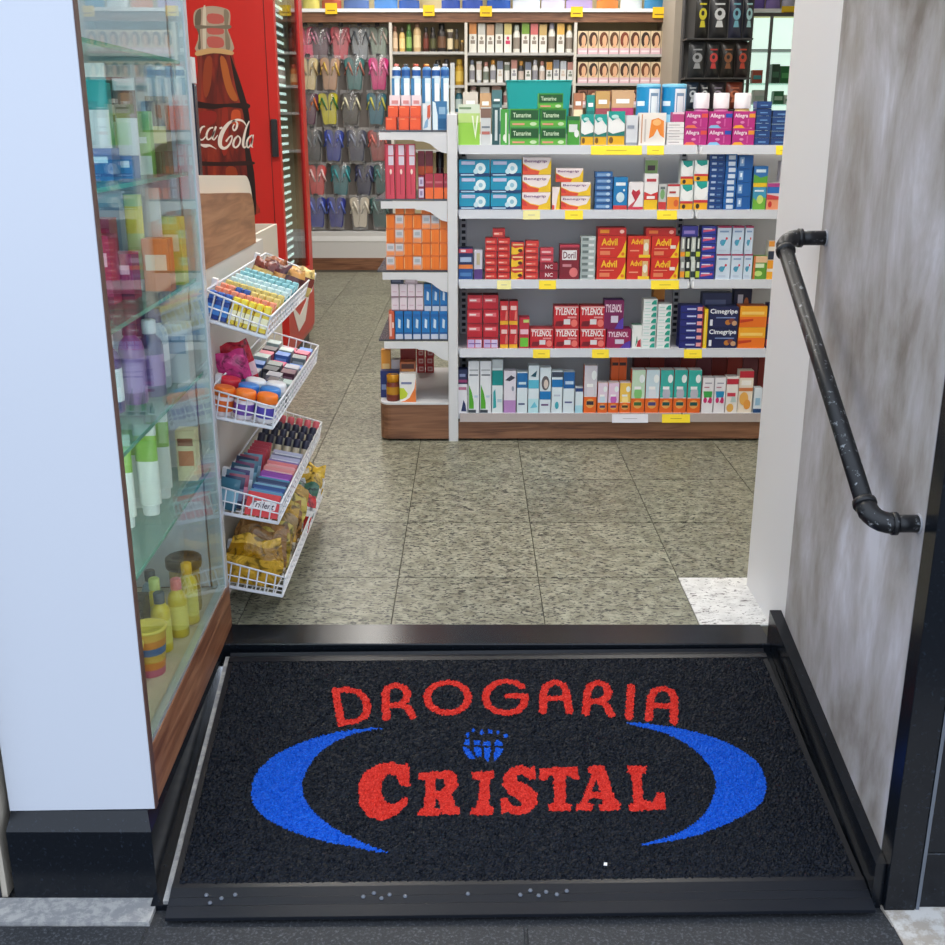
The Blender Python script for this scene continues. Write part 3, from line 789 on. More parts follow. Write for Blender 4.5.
# ================================================================== WIRE BASKETS ON THE COUNTER SIDE
TILT = math.radians(22)
BL = 0.81
BASK = []
def wire_basket(zc, lab, tilt, w=0.166, hl=0.072, hr_=0.055):
    mw = Matrix.Translation((CXF + .008, 2.655, zc)) @ Matrix.Rotation(math.radians(tilt), 4, 'Y')
    t = thing('wire_basket', lab, 'basket', mw=mw, group='wire baskets on the counter side')
    R, rr = .0028, .0020
    rim = MB()
    rim.tube([(0, 0, hl), (w, 0, hr_), (w, BL, hr_), (0, BL, hl), (0, 0, hl)], R, WIRE, 5)
    rim.tube([(0, 0, 0), (w, 0, 0), (w, BL, 0), (0, BL, 0), (0, 0, 0)], R * 1.25, WIRE, 5)
    obj('rim', rim, t)
    for nm, y in (('front_grille', 0), ('back_grille', BL)):
        g = MB()
        for k in range(8):
            x = w * k / 7; g.tube([(x, y, 0), (x, y, hl + (hr_ - hl) * k / 7)], rr, WIRE, 4)
        g.tube([(0, y, hl * .5), (w, y, hr_ * .5)], rr, WIRE, 4)
        g.box(0, y - .0012, -.002, w, y + .0012, .006, WIRE)
        obj(nm, g, t)
    sg = MB()
    for q in (.3, .62): sg.tube([(w, 0, hr_ * q), (w, BL, hr_ * q)], rr, WIRE, 4)
    sg.box(w - .001, 0, hr_ - .010, w + .001, BL, hr_, M((206, 208, 212), .3))
    for k in range(1, 20): sg.tube([(w, BL * k / 20, 0), (w, BL * k / 20, hr_)], rr, WIRE, 4)
    obj('side_grille', sg, t)
    bt = MB()
    for k in range(1, 24): bt.tube([(0, BL * k / 24, 0), (w, BL * k / 24, 0)], rr, WIRE, 4)
    for k in range(1, 8): bt.tube([(w * k / 8, 0, 0), (w * k / 8, BL, 0)], rr, WIRE, 4)
    bt.tube([(0, 0, hl * .5), (0, BL, hl * .5)], rr, WIRE, 4)
    obj('bottom_grid', bt, t)
    for y in (.12, BL - .12): obj('bracket', MB().box(-.0125, y - .008, hl - .012, .002, y + .008, hl + .012, WIRE), t)
    BASK.append(mw)
    return mw
bz = (0.80, 0.553, 0.298, 0.092)
b1 = wire_basket(bz[0], 'topmost white wire basket on the counter side, full of mint boxes', 17)
b2 = wire_basket(bz[1], 'second white wire basket from the top, holding gum jars', 11)
b3 = wire_basket(bz[2], 'third white wire basket from the top, holding gum packs', 11)
b4 = wire_basket(bz[3], 'lowest white wire basket near the floor, holding sweet bags', 11)
def inb(mw, x, y, z=.003, rx=0.0, rz_=0.0, ry=0.0):
    return mw @ Matrix.Translation((x, y, z)) @ Matrix.Rotation(rz_, 4, 'Z') @ Matrix.Rotation(ry, 4, 'Y') @ Matrix.Rotation(rx, 4, 'X')

# basket 1: rows of small mint boxes
def mint(body, lid, mid):
    w, d, h = .0168, .030, .068
    me = MB().bbox(-w / 2, -d / 2, 0, w / 2, d / 2, h * .70, M(body, .3), .002).box(-w / 2 - .0002, -d / 2 - .0004, h * .16, w / 2 + .0002, d / 2 + .0004, h * .52, M(mid, .35))
    cp = MB().bbox(-w / 2, -d / 2, h * .703, w / 2, d / 2, h, M(lid, .3), .003)
    return me.mesh('body'), cp.mesh('lid')
BLU = mint((26, 62, 140), (40, 92, 176), (60, 130, 206)); YEL = mint((222, 196, 40), (238, 214, 60), (246, 240, 200))
ORA = mint((226, 110, 80), (240, 150, 118), (250, 214, 190)); OLI = mint((206, 176, 90), (226, 206, 120), (250, 240, 190))
CYA = mint((60, 150, 160), (206, 232, 232), (240, 246, 246)); TEA = mint((70, 140, 160), (150, 206, 212), (226, 240, 240))
rows = [([BLU] * 3 + [YEL] * 5, 'blue', 'yellow'), ([ORA] * 8,), ([ORA] * 2 + [BLU] * 2 + [OLI] * 4,), ([OLI] * 8,), ([CYA] * 8,), ([CYA] * 8,), ([TEA] * 8,), ([TEA] * 8,)]
cname = {id(BLU): 'blue', id(YEL): 'yellow', id(ORA): 'coral', id(OLI): 'mustard', id(CYA): 'pale cyan', id(TEA): 'teal'}
for r, row in enumerate(rows):
    for k, kind in enumerate(row[0]):
        t = thing('mint_box', '%s mint box, %s from the counter in %s row of topmost basket' % (cname[id(kind)], ORD[k], ORD[r]), 'sweets', group='mint boxes in the topmost basket',
                  mw=inb(b1, .013 + k * .0198, .026 + r * .062, .004, rx=-.18))
        obj('body', kind[0], t); obj('lid', kind[1], t)
for k, (x, y, c, b) in enumerate(((.03, .585, (120, 60, 50), (220, 190, 120)), (.075, .60, (90, 44, 50), (206, 150, 90)), (.12, .60, (206, 150, 80), (90, 50, 50)), (.145, .655, (226, 196, 120), (130, 60, 50)), (.06, .68, (150, 90, 60), (230, 210, 150)))):
    o = obj('snack_bag', pillow_mesh(.075, .085, .03, c, (.35, .7, b), wob=.1), mw=inb(b1, x, y, .004, rx=-.25, rz_=.2 * (k - 2)))
    tag(o, ['brown snack bag with cream band', 'maroon snack bag with tan band', 'tan snack bag with maroon band', 'cream snack bag with red band', 'chestnut snack bag with pale band'][k] + ' at the far end of topmost basket', 'snack bag')

# basket 2: gum jars
def jar(mw, body, lid, band, lab):
    t = thing('gum_jar', lab, 'jar', mw=mw, group='gum jars in the second basket')
    obj('body', MB().lathe([(.024, 0), (.026, .004), (.026, .046), (.0235, .050)], M(body, .3), 16), t)
    obj('lid', MB().lathe([(.0262, .0505), (.0272, .053), (.0272, .066), (.025, .0715), (.017, .0725), (.0, .072)], M(lid, .3), 16), t)
    obj('label_band', MB().lathe([(.0264, .012), (.0264, .040)], M(band, .4), 16), t)
for x, y, b, l, n_, lab in ((.030, .034, (236, 226, 226), (240, 120, 34), (230, 110, 40), 'white gum jar with orange lid nearest the display case'),
                            (.083, .036, (236, 226, 230), (240, 124, 40), (120, 80, 170), 'white gum jar with orange lid, middle of the front three'),
                            (.138, .040, (240, 236, 236), (242, 120, 30), (90, 80, 180), 'white gum jar with orange lid at the basket corner'),
                            (.078, .100, (40, 140, 130), (50, 120, 200), (30, 130, 120), 'teal gum jar with blue lid left of its twin'),
                            (.134, .104, (40, 150, 136), (56, 130, 206), (30, 130, 120), 'teal gum jar with blue lid by the aisle side'),
                            (.024, .130, (206, 40, 60), (226, 50, 66), (240, 200, 206), 'red gum jar with red lid beside the pink pouches'),
                            (.084, .165, (226, 228, 232), (226, 230, 236), (190, 200, 210), 'white gum jar with white lid behind teal jars'),
                            (.138, .168, (226, 230, 232), (232, 234, 238), (60, 150, 120), 'white gum jar with green band behind teal jars')):
    jar(inb(b2, x, y, .0045), b, l, n_, lab)
for k, (x, y, h, c, b) in enumerate(((.048, .205, .135, (206, 56, 130), (.1, .42, (60, 150, 170))), (.050, .262, .15, (196, 36, 60), (.3, .6, (236, 200, 206))))):
    o = obj('stand_up_pouch', pillow_mesh(.085, h, .035, c, b, wob=.05), mw=inb(b2, x, y, .004, rz_=.25, ry=-TILT))
    tag(o, ['pink stand-up pouch with turquoise band behind the gum jars', 'red stand-up pouch with pale band behind the pink one'][k], 'pouch')
def pack(mw, w, d, h, base, prints, lab, name='gum_pack', cat='gum', grp=None, top=None):
    o = obj(name, carton_mesh(w, h, d, base, prints, top), mw=mw); tag(o, lab, cat, grp)
palette2 = [((90, 44, 60), 'maroon'), ((206, 80, 110), 'pink'), ((150, 150, 160), 'grey'), ((70, 60, 66), 'charcoal'), ((60, 110, 190), 'blue'), ((46, 52, 60), 'black'), ((170, 190, 186), 'pale green'), ((110, 120, 120), 'slate')]
k = 0
for y in (.225, .285, .345, .405, .47, .54, .61, .68, .75):
    for x in ((.118, .146) if y < .3 else (.105, .145) if y < .4 else (.035, .085, .135)):
        c, nm = palette2[(k * 3 + int(y * 20)) % 8]; k += 1
        pack(inb(b2, x, y, .004, rz_=random.uniform(-.06, .06)), .040, .052, random.choice((.036, .044, .05)), c, [('r', .1, .4, .9, .8, tuple(min(255, q + 70) for q in c))],
             '%s gum pack, %s from the jars in second basket' % (nm, ['', 'second ', 'third '][0] + (ORD + ['fifteenth', 'sixteenth', 'seventeenth', 'eighteenth', 'nineteenth', 'twentieth', 'twenty-first', 'twenty-second', 'twenty-third', 'twenty-fourth'])[k - 1]),
             grp='gum packs in the second basket', top=tuple(min(255, q + 26) for q in c))

# basket 3: sachets and gum packs
sach = [((60, 110, 130), 'teal'), ((46, 60, 90), 'navy'), ((150, 70, 90), 'wine'), ((90, 130, 150), 'steel blue'), ((70, 60, 110), 'violet'), ((160, 170, 180), 'silver'), ((50, 90, 110), 'petrol'), ((120, 60, 100), 'plum')]
for k in range(12):
    c, nm = sach[k % 8]
    o = obj('sachet', pillow_mesh(.052, .085, .012, c, (.25, .6, tuple(min(255, q + 80) for q in c)), 6, 8), mw=inb(b3, .026 + .008 * (k % 3), .022 + k * .021, .004, rx=-.12, rz_=.15 * ((k % 3) - 1)))
    tag(o, '%s sweet sachet, %s from the front grille of third basket' % (nm, ORD[k]), 'sachet', 'sachets in the third basket')
pack(inb(b3, .118, .016, .004, rx=-.35), .085, .012, .062, (220, 50, 54), [('p', [(.08, .25), (.2, .62), (.92, .72), (.9, .35)], (244, 240, 240)), ('t', 'Trident', .16, .36, .86, .62, (60, 30, 60), .02, .2)], 'red gum display with white lettering at basket front', top=(206, 40, 50))
bars = [((110, 170, 200), 'light blue'), ((30, 70, 130), 'dark blue'), ((150, 200, 220), 'pale blue'), ((34, 50, 90), 'navy'), ((90, 160, 190), 'sky blue'), ((150, 60, 160), 'purple'), ((170, 80, 180), 'lilac'), ((236, 150, 140), 'salmon'), ((240, 180, 176), 'rose'), ((226, 130, 130), 'coral'), ((150, 130, 190), 'lavender'), ((190, 190, 210), 'silver'), ((120, 120, 150), 'grey'), ((200, 200, 216), 'pale silver')]
for k, (c, nm) in enumerate(bars):
    pack(inb(b3, .118, .058 + k * .027, .004, rx=-.3), .085, .019, .054 + .004 * (k % 2), c, [('r', .06, .55, .94, .85, tuple(min(255, q + 60) for q in c)), ('r', .2, .2, .7, .42, (236, 236, 240))],
         '%s gum bar, %s behind the red display in third basket' % (nm, ORD[k]), grp='gum bars in the third basket')
for k in range(4):
    pack(inb(b3, .040, .31 + k * .032, .004, rx=-.3), .05, .02, .075, (190, 60, 76), [('r', .3, .4, .7, .7, (70, 30, 40))], 'red sweet bar, %s of four along the counter in third basket' % ORD[k], grp='red sweet bars in the third basket')
for r in range(4):
    for k in range(6):
        t = thing('candy_roll', '%s candy roll in %s far row of third basket, from the counter' % (ORD[k], ORD[r]), 'sweets', group='candy rolls in the third basket', mw=inb(b3, .020 + k * .027, .50 + r * .075, .004, rx=-.3))
        cr_ = MB().lathe([(.009, 0), (.0105, .003), (.0105, .062), (.009, .064)], M((206, 196, 170) if r % 2 == 0 else (150, 150, 140), .4), 8); obj('wrapper', cr_, t)
        obj('end_cap', MB().lathe([(.0106, .046), (.0112, .048), (.0106, .070), (.006, .073)], M((36, 38, 60) if r < 3 else (206, 90, 100), .4), 8), t)

# basket 4: bags of sweets
bagc = [((206, 160, 50), 'amber'), ((150, 110, 60), 'brown'), ((196, 170, 70), 'straw yellow'), ((170, 120, 60), 'tan'), ((206, 186, 90), 'pale yellow'), ((160, 130, 80), 'khaki'), ((190, 150, 60), 'ochre')]
for k in range(14):
    c, nm = bagc[k % 7]
    o = obj('sweet_bag', pillow_mesh(.148 - .010 * (k % 3), .135 + .012 * (k % 2), .030, c, (.05, .3, (226, 214, 190)) if k % 2 else (.6, .8, tuple(max(0, q - 50) for q in c)), wob=.13), mw=inb(b4, .080 + .005 * (k % 3), .026 + k * .031, .006, rx=-.10 - .06 * (k % 2), rz_=.05 * ((k % 3) - 1), ry=-.05 + .05 * (k % 3)))
    tag(o, '%s sweet bag, %s from the front of lowest basket' % (nm, ORD[k]), 'sweet bag', 'sweet bags in the lowest basket')
for k, (c, nm, x) in enumerate((((206, 50, 44), 'red', .125), ((120, 130, 126), 'grey green', .09), ((70, 110, 90), 'dark green', .12), ((180, 186, 190), 'silver', .08), ((206, 170, 70), 'golden', .12), ((200, 190, 170), 'cream', .08), ((220, 180, 60), 'yellow', .12))):
    o = obj('sweet_bag', pillow_mesh(.095, .120, .035, c, (.4, .7, (236, 232, 226)), wob=.13), mw=inb(b4, x, .465 + k * .046, .006, rx=-.3, rz_=.3 * ((k % 2) - .5)))
    tag(o, nm + ' shiny sweet bag in the rear half of lowest basket', 'sweet bag', 'sweet bags in the lowest basket')

# ================================================================== RED DRINKS FRIDGE
FX, FY0, FY1 = -0.955, 5.70, 6.66
RED = M((200, 34, 28), .35); RED_D = M((150, 20, 22), .35)
fr = thing('drinks_fridge', 'red drinks fridge with cola bottle advert on its side', 'fridge', (-1.35, 6.1, 0))
fri = Matrix.Translation((1.35, -6.1, 0))
def fpart(name, mb, label=None, parent=None): return part(name, mb, parent or fr, fri, label)
fpart('side_panel', MB().box(-1.72, FY0, .06, -1.004, FY0 + .03, 2.25, RED))
fpart('back_panel', MB().box(-1.72, FY0 + .03, .06, -1.69, FY1, 2.25, RED_D))
fpart('far_panel', MB().box(-1.69, FY1 - .03, .06, -1.005, FY1, 2.25, RED_D))
fpart('roof', MB().box(-1.72, FY0, 2.25, -1.0, FY1, 2.28, RED_D))
dr = fpart('door', MB().box(-1.000, FY0, .40, FX, FY0 + .055, 2.24, RED).box(-1.000, FY1 - .13, .40, FX, FY1, 2.24, RED).box(-1.000, FY0 + .055, .40, FX, FY1 - .13, .46, RED).box(-1.000, FY0 + .055, 2.18, FX, FY1 - .13, 2.24, RED), 'red fridge door frame')
fpart('door_glass', MB().box(-0.972, FY0 + .055, .46, -0.966, FY1 - .13, 2.18, FRIDGE_GLASS), None, dr)
fpart('handle', MB().bbox(-0.995, FY0 - .028, 1.10, -0.962, FY0 - .001, 1.28, DARK, .006), 'black door handle', dr)
fpart('door_seam', MB().box(-1.0035, FY0 + .004, .06, -1.0005, FY0 + .03, 2.25, M((70, 16, 18), .6)))
lowp = [(-1.69, .06), (FX - .02, .06), (FX - .005, .10), (FX, .2), (FX, .395), (-1.69, .395)]
fpart('lower_front', MB().prism(lowp, 'y', FY0 + .001, FY1 - .001, RED), 'red rounded front below the door')
sw = MB()
pts = [(FY0 + .10, .34), (FY0 + .30, .16), (FY0 + .55, .18), (FY0 + .86, .37), (FY0 + .60, .28), (FY0 + .36, .24)]
sw.prism(pts, 'x', FX + .0005, FX + .002, M((232, 228, 224), .4)); fpart('white_swoosh', sw, 'white wave on red front')
fpart('feet', MB().box(-1.68, FY0 + .04, 0, -0.99, FY1 - .04, .059, DARK))
for k in range(4): fpart('rack', MB().box(-1.66, FY0 + .05, .62 + k * .40, -1.06, FY1 - .05, .63 + k * .40, SHELF_GREY))
for yy in (FY0 + .36,):
    ls = fpart('led_strip', MB().box(-1.000, yy - .28, .5, -0.992, yy + .30, 2.15, M((120, 128, 126), .3, .6)))
    for k in range(38):
        zz = .52 + k * .042
        fpart('led', MB().box(-0.9918, yy - .14, zz, -0.989, yy + .12, zz + .013, M((226, 246, 240), .4, 0, 2.0)), None, ls)
# drinks on the racks
can = bottle_parts(.033, .21, (60, 70, 66), (206, 40, 40), (210, 60, 40))
can2 = bottle_parts(.033, .21, (206, 150, 40), (240, 240, 240), (230, 190, 60))
for k in range(4):
    for q in range(6):
        bottle(can if (k + q // 3) % 2 else can2, 'drink_bottle', '%s drink bottle from the near side, %s rack of red fridge' % (ORD[q], ORD[3 - k]), 'bottle', -1.06, FY0 + .10 + q * .128, .631 + k * .40, 'bottles behind the fridge door')

# flat print of the cola bottle on the side panel
PY = FY0 - .0006
def pw(u, v): return (mX(u, v, FY0), mZ(v, FY0))
pr_ = MB()
def flat(mb, pts, mat, k): mb.add([(p[0], PY - .0004 * k, p[1]) for p in pts], [tuple(range(len(pts)))], mat)
def cola_mat():
    m, nt, b, n, L = nodes_mat('printed_cola_bottle')
    geo = n('ShaderNodeNewGeometry')
    mp_ = n('ShaderNodeMapping'); mp_.inputs['Scale'].default_value = (16, 1, 3.2)
    L(geo.outputs['Position'], mp_.inputs['Vector'])
    a = n('ShaderNodeTexNoise'); a.inputs['Scale'].default_value = 1.2; a.inputs['Detail'].default_value = 5; a.inputs['Distortion'].default_value = .8
    L(mp_.outputs[0], a.inputs['Vector'])
    r = ramp(n, [(.28, (62, 18, 18)), (.48, (106, 28, 22)), (.62, (140, 42, 26)), (.80, (176, 66, 34))])
    L(a.outputs['Fac'], r.inputs[0]); L(r.outputs[0], b.inputs['Base Color']); b.inputs['Roughness'].default_value = .4
    return m
COLA = cola_mat()
body = [(198, 52), (215, 51), (231, 52), (236, 68), (243, 90), (248, 108), (250, 122), (249, 140), (251, 156), (254, 176), (256, 200), (255, 215), (186, 215), (188, 190), (190, 170), (192, 150), (193, 130), (192, 112), (195, 92), (198, 70)]
flat(pr_, smooth_closed([pw(*p) for p in body], 4), COLA, 1)
neck = [(194, 13), (200, 8), (212, 6), (224, 8), (230, 12), (230, 24), (228, 30), (231, 38), (232, 52), (197, 52), (198, 40), (198, 31), (194, 25)]
flat(pr_, smooth_closed([pw(*p) for p in neck], 3), M((176, 156, 136), .4), 1)
def blob(pts, col, k, n=3): flat(pr_, smooth_closed([pw(*p) for p in pts], n), M(col, .4), k)
blob([(196, 13), (201, 9), (201, 22), (200, 30), (201, 48), (198, 48), (199, 36), (195, 24)], (104, 96, 80), 2)
blob([(224, 10), (229, 13), (228, 24), (227, 30), (230, 40), (230, 49), (226, 49), (225, 30)], (132, 120, 100), 2)
blob([(203, 10), (206, 9), (206, 48), (203, 48)], (206, 196, 176), 2)
for y0, y1 in ((14, 23), (27, 34), (37, 47)): blob([(208, y0), (222, y0 + 1), (223, y1), (209, y1)], (190, 92, 84), 2)
blob([(196, 25), (212, 26), (230, 25), (229, 29), (212, 28), (197, 29)], (118, 108, 92), 3)
blob([(197, 51), (214, 48), (232, 51), (232, 55), (214, 53), (197, 56)], (206, 164, 110), 3)
blob([(205, 60), (212, 58), (211, 84), (206, 98), (203, 84)], (146, 60, 30), 2)
blob([(220, 58), (226, 60), (232, 84), (238, 99), (232, 100), (225, 86)], (176, 92, 38), 2)
blob([(200, 58), (202, 58), (201, 98), (198, 98)], (130, 50, 40), 2)
blob([(230, 55), (236, 70), (243, 90), (248, 108), (250, 124), (249, 142), (252, 160), (255, 180), (256, 213), (250, 213), (248, 180), (245, 150), (245, 125), (242, 108), (236, 88)], (30, 13, 13), 3)
blob([(195, 101), (215, 104), (247, 103), (248, 109), (228, 107), (214, 109), (194, 107)], (36, 12, 14), 4)
blob([(222, 111), (228, 110), (228, 150), (222, 152)], (150, 40, 26), 2)
blob([(232, 111), (240, 111), (240, 124), (232, 124)], (196, 76, 34), 2)
blob([(200, 112), (216, 112), (214, 124), (200, 124)], (146, 32, 26), 2)
blob([(190, 161), (220, 162), (251, 161), (252, 165), (220, 166), (190, 165)], (46, 16, 16), 4)
blob([(226, 168), (236, 168), (238, 185), (228, 185)], (150, 56, 26), 2)
fpart('bottle_print', pr_, 'printed cola bottle in amber and dark red')
sc_ = MB(); WT = M((236, 224, 214), .4)
def spl(P, n=6):
    Q_ = [P[0]] + list(P) + [P[-1]]; out = []
    for i in range(1, len(Q_) - 2):
        p0, p1, p2, p3 = Q_[i - 1], Q_[i], Q_[i + 1], Q_[i + 2]
        for k in range(n):
            t = k / n
            out.append(tuple(0.5 * (2 * p1[j] + (p2[j] - p0[j]) * t + (2 * p0[j] - 5 * p1[j] + 4 * p2[j] - p3[j]) * t * t + (3 * p1[j] - p0[j] - 3 * p2[j] + p3[j]) * t ** 3) for j in range(3)))
    return out + [tuple(P[-1])]
def brush(path):
    # path of (x, y, stroke width) read off an enlargement of the side panel
    P3 = spl(path); P = [Vector((*pw(185 + p[0] / 11.81, 105 + p[1] / 11.81), 0)) for p in P3]; L_, R_ = [], []
    for i, p in enumerate(P):
        d = (P[min(i + 1, len(P) - 1)] - P[max(i - 1, 0)]).normalized(); nn = Vector((-d.y, d.x, 0)) * (P3[i][2] / 11.81 * .0025)
        L_.append((p + nn)[:2]); R_.append((p - nn)[:2])
    for i in range(len(P) - 1):
        q = [L_[i], L_[i + 1], R_[i + 1], R_[i]]
        sc_.add([(a[0], PY - .0026, a[1]) for a in q], [(0, 1, 2, 3)], WT)
# script wordmark, drawn stroke by stroke (its first letters run behind the counter screen)
brush([(130, 240, 12), (60, 190, 22), (-20, 230, 34), (-70, 350, 42), (-60, 460, 40), (0, 500, 30), (70, 440, 16), (90, 380, 8)])
brush([(110, 370, 16), (70, 420, 20), (80, 490, 18), (120, 480, 18), (140, 400, 16), (110, 370, 16)])
brush([(238, 252, 14), (205, 262, 20), (178, 305, 26), (165, 360, 26), (178, 405, 20), (212, 408, 16), (250, 365, 10)])
brush([(335, 265, 16), (292, 280, 20), (262, 330, 24), (258, 385, 24), (282, 408, 18), (322, 370, 16), (352, 300, 16)])
brush([(368, 252, 22), (342, 330, 24), (326, 390, 22), (348, 408, 16), (388, 355, 9)])
brush([(410, 278, 20), (442, 264, 20)])
brush([(585, 180, 16), (520, 215, 34), (455, 300, 46), (418, 400, 50), (420, 480, 44), (465, 512, 32), (515, 480, 24), (552, 415, 18), (555, 365, 14), (525, 380, 16), (485, 432, 24)])
brush([(585, 180, 14), (618, 215, 22), (608, 275, 24), (580, 300, 18), (566, 265, 14), (585, 225, 10)])
brush([(545, 205, 8), (600, 176, 22), (660, 180, 24), (700, 205, 18), (724, 245, 8)])
brush([(628, 362, 16), (588, 405, 24), (572, 470, 26), (598, 502, 20), (638, 470, 20), (656, 405, 20), (628, 362, 14)])
brush([(760, 190, 14), (725, 270, 20), (698, 380, 28), (688, 470, 28), (708, 502, 18), (742, 455, 8)])
brush([(795, 355, 14), (752, 390, 20), (730, 455, 24), (745, 502, 18), (780, 465, 16), (800, 390, 14)])
brush([(808, 350, 16), (795, 430, 20), (788, 485, 18), (805, 502, 10)])
brush([(150, 455, 8), (195, 470, 22), (240, 482, 40), (290, 478, 26), (335, 498, 12), (372, 520, 4)])
fpart('script_wordmark', sc_, 'white script lettering')

# ================================================================== CENTRAL GONDOLA
GY = 4.36                                   # front of the shelves
PYF = 4.378                                 # front of the goods
SZ = (1.178, 0.936, 0.665, 0.387, 0.116)
GX0, GXM, GX1 = -0.052, 0.872, 1.62
go = thing('gondola_shelf', 'white double-sided gondola with walnut base in the middle of the shop', 'shelving', (0.75, 4.75, 0))
goi = Matrix.Translation((-0.75, -4.75, 0))
def gpart(name, mb, label=None, parent=None): return part(name, mb, parent or go, goi, label)
gpart('base', MB().box(GX0, GY + .004, 0.010, GX1, 5.16, 0.083, WOOD_X), 'walnut base board')
gpart('foot', MB().box(GX0 + .02, GY + .04, 0, GX1, 5.12, 0.0095, DARK))
gpart('back_panel', MB().box(GX0, 4.70, 0.1165, GX1, 4.72, 1.215, M((244, 245, 247), .5)))
gpart('end_post', MB().bbox(-0.092, GY - .004, 0.0, -0.0525, GY + .06, 1.292, SHELF_WHITE, .003), 'white upright post')
gpart('end_panel', MB().box(-0.092, GY + .061, 0.085, -0.0525, 5.10, 1.25, M((214, 216, 220), .5)))
for x in (-0.045, GXM - .008):
    up = gpart('slotted_upright', MB().box(x, 4.675, .12, x + .028, 4.699, 1.215, SHELF_GREY))
    sl_ = MB()
    for k in range(40): sl_.box(x + .006, 4.6745, .14 + k * .026, x + .022, 4.6752, .154 + k * .026, M((60, 64, 74), .6))
    gpart('slots', sl_, None, up)
for i, z in enumerate(SZ):
    for a, b in ((GX0, GXM - .003), (GXM + .003, GX1)):
        sh = gpart('shelf_board', MB().box(a, GY + .014, z - .024, b, 4.6745 if i < 4 else 4.699, z, SHELF_GREY))
        gpart('price_rail', MB().prism([(GY - .004, z - .033), (GY + .006, z - .0005), (GY + .0135, z - .0005), (GY + .0135, z - .033)], 'x', a + .006, b - .006, M((186, 190, 198) if i < 4 else (158, 148, 144), .25)), None, sh)
    if i < 3: gpart('rail_clip', MB().box(GXM - .012, GY - .005, z - .032, GXM - .004, GY + .0, z - .006, M((232, 234, 238), .3)).box(GXM + .005, GY - .005, z - .032, GXM + .013, GY, z - .006, M((232, 234, 238), .3)))
# yellow tickets in the price rails
def tick(i, u0, u1, col=YELLOW, lab=''):
    z = SZ[i]; vr = (149, 214, 284, 353, 418)[i]
    a, b = mX(u0, vr, GY), mX(u1, vr, GY)
    mb = MB().add([(a, GY - .0055, z - .035), (b, GY - .0055, z - .035), (b, GY + .004, z - .002), (a, GY + .004, z - .002)], [(0, 1, 2, 3)], col)
    mb.box(a, GY - .0065, z - .036, b, GY - .0055, z - .0335, col)
    for q in range(1):
        t0, t1 = .45, .51
        f = lambda t: (GY - .0057 + .0095 * t, z - .035 + .033 * t)
        mb.add([(a + (b - a) * .3, f(t0)[0] - .0004, f(t0)[1]), (b - (b - a) * .3, f(t0)[0] - .0004, f(t0)[1]), (b - (b - a) * .3, f(t1)[0] - .0004, f(t1)[1]), (a + (b - a) * .3, f(t1)[0] - .0004, f(t1)[1])], [(0, 1, 2, 3)], M((150, 130, 30) if col is YELLOW else (150, 150, 160), .5))
    o = obj('price_ticket', mb); tag(o, lab, 'price ticket', 'price tickets on the gondola')
PT = M((226, 220, 150), .5)
for i, lst in enumerate(([(591, 642), (647, 664), (776, 790)], [(523, 540, PT), (565, 583), (657, 677)], [(497, 511, PT), (539, 556), (651, 679)], [(533, 550), (592, 609), (684, 702)], [(612, 648, M((214, 216, 226), .5)), (662, 690)])):
    for k, q in enumerate(lst):
        tick(i, q[0], q[1], q[2] if len(q) > 2 else YELLOW, '%s %s price ticket from the left on %s gondola rail' % ('white' if i == 4 and k == 0 else ('pale yellow' if len(q) > 2 else 'yellow'), ORD[k], ['topmost', 'second', 'third', 'fourth', 'lowest'][i]))

W = ['top gondola shelf', 'second gondola shelf', 'third gondola shelf', 'fourth gondola shelf', 'lowest gondola shelf']
def S(i, u0, u1, vt, n, d, base, prints, desc, top=None, side=None, dy=0.0, z_from=None, vref=None, Y=None):
    vb = (144, 210, 280, 349, 414)[i]
    return stack(i, SZ[i] + .0003, (Y or PYF), u0, u1, vt, n, d, base, prints, desc, W[i], top, side, z_from, vref or (vt + vb) / 2, dy=dy)
GRN, DGRN, LIME, WHT = (60, 150, 40), (22, 92, 34), (140, 196, 60), (240, 242, 242)
MAG, TEAL, NAVY, ORNG, REDC = (184, 40, 130), (30, 160, 156), (24, 34, 92), (240, 120, 36), (200, 36, 44)
def bar(x0, z0, x1, z1, c): return ('r', x0, z0, x1, z1, c)

# --- top shelf
S(0, 458, 480, 104, 1, .06, (150, 206, 70), [bar(0, .78, 1, 1, (214, 226, 206)), bar(0, .55, 1, .78, (190, 220, 130)), ('p', [(.62, .72), (.70, .72), (.78, .3), (.86, .72), (.94, .72), (.80, .14)], (236, 244, 220)), bar(.05, .88, .6, .93, (120, 150, 110))], 'large lime green carton with white crest', top=(226, 230, 222))
S(0, 480.5, 491, 107, 1, .04, (206, 210, 212), [bar(0, .72, 1, .97, (130, 100, 86)), bar(.1, .28, .9, .36, (190, 110, 100)), bar(.1, .45, .9, .5, (120, 130, 140))], 'grey carton with brown upper band')
S(0, 492, 500, 101, 1, .04, (36, 80, 84), [bar(.35, .1, .7, .8, (206, 216, 216)), bar(0, .86, 1, .93, (110, 150, 150))], 'slim dark teal carton with pale stripe')
S(0, 500.5, 509, 109, 1, .04, (70, 160, 60), [bar(.55, .06, .75, .9, (220, 236, 210)), ('e', .5, .2, .2, .1, (236, 244, 230))], 'slim green carton with white stripe')
tam = [bar(0, .0, 1, .32, (96, 176, 60)), bar(.03, .40, .97, .92, (20, 84, 32)), ('t', 'Tamarine', .1, .52, .72, .78, (214, 236, 200)), bar(.08, .10, .5, .2, (220, 150, 120)), ('e', .8, .16, .12, .1, (200, 226, 180))]
S(0, 510, 539.5, 108.5, 2, .07, (60, 150, 46), tam, 'green carton of the left green column', top=(70, 160, 60))
zt = S(0, 540.5, 566.5, 108.5, 2, .07, (60, 150, 46), tam, 'green carton of the right green column', top=(70, 160, 60))
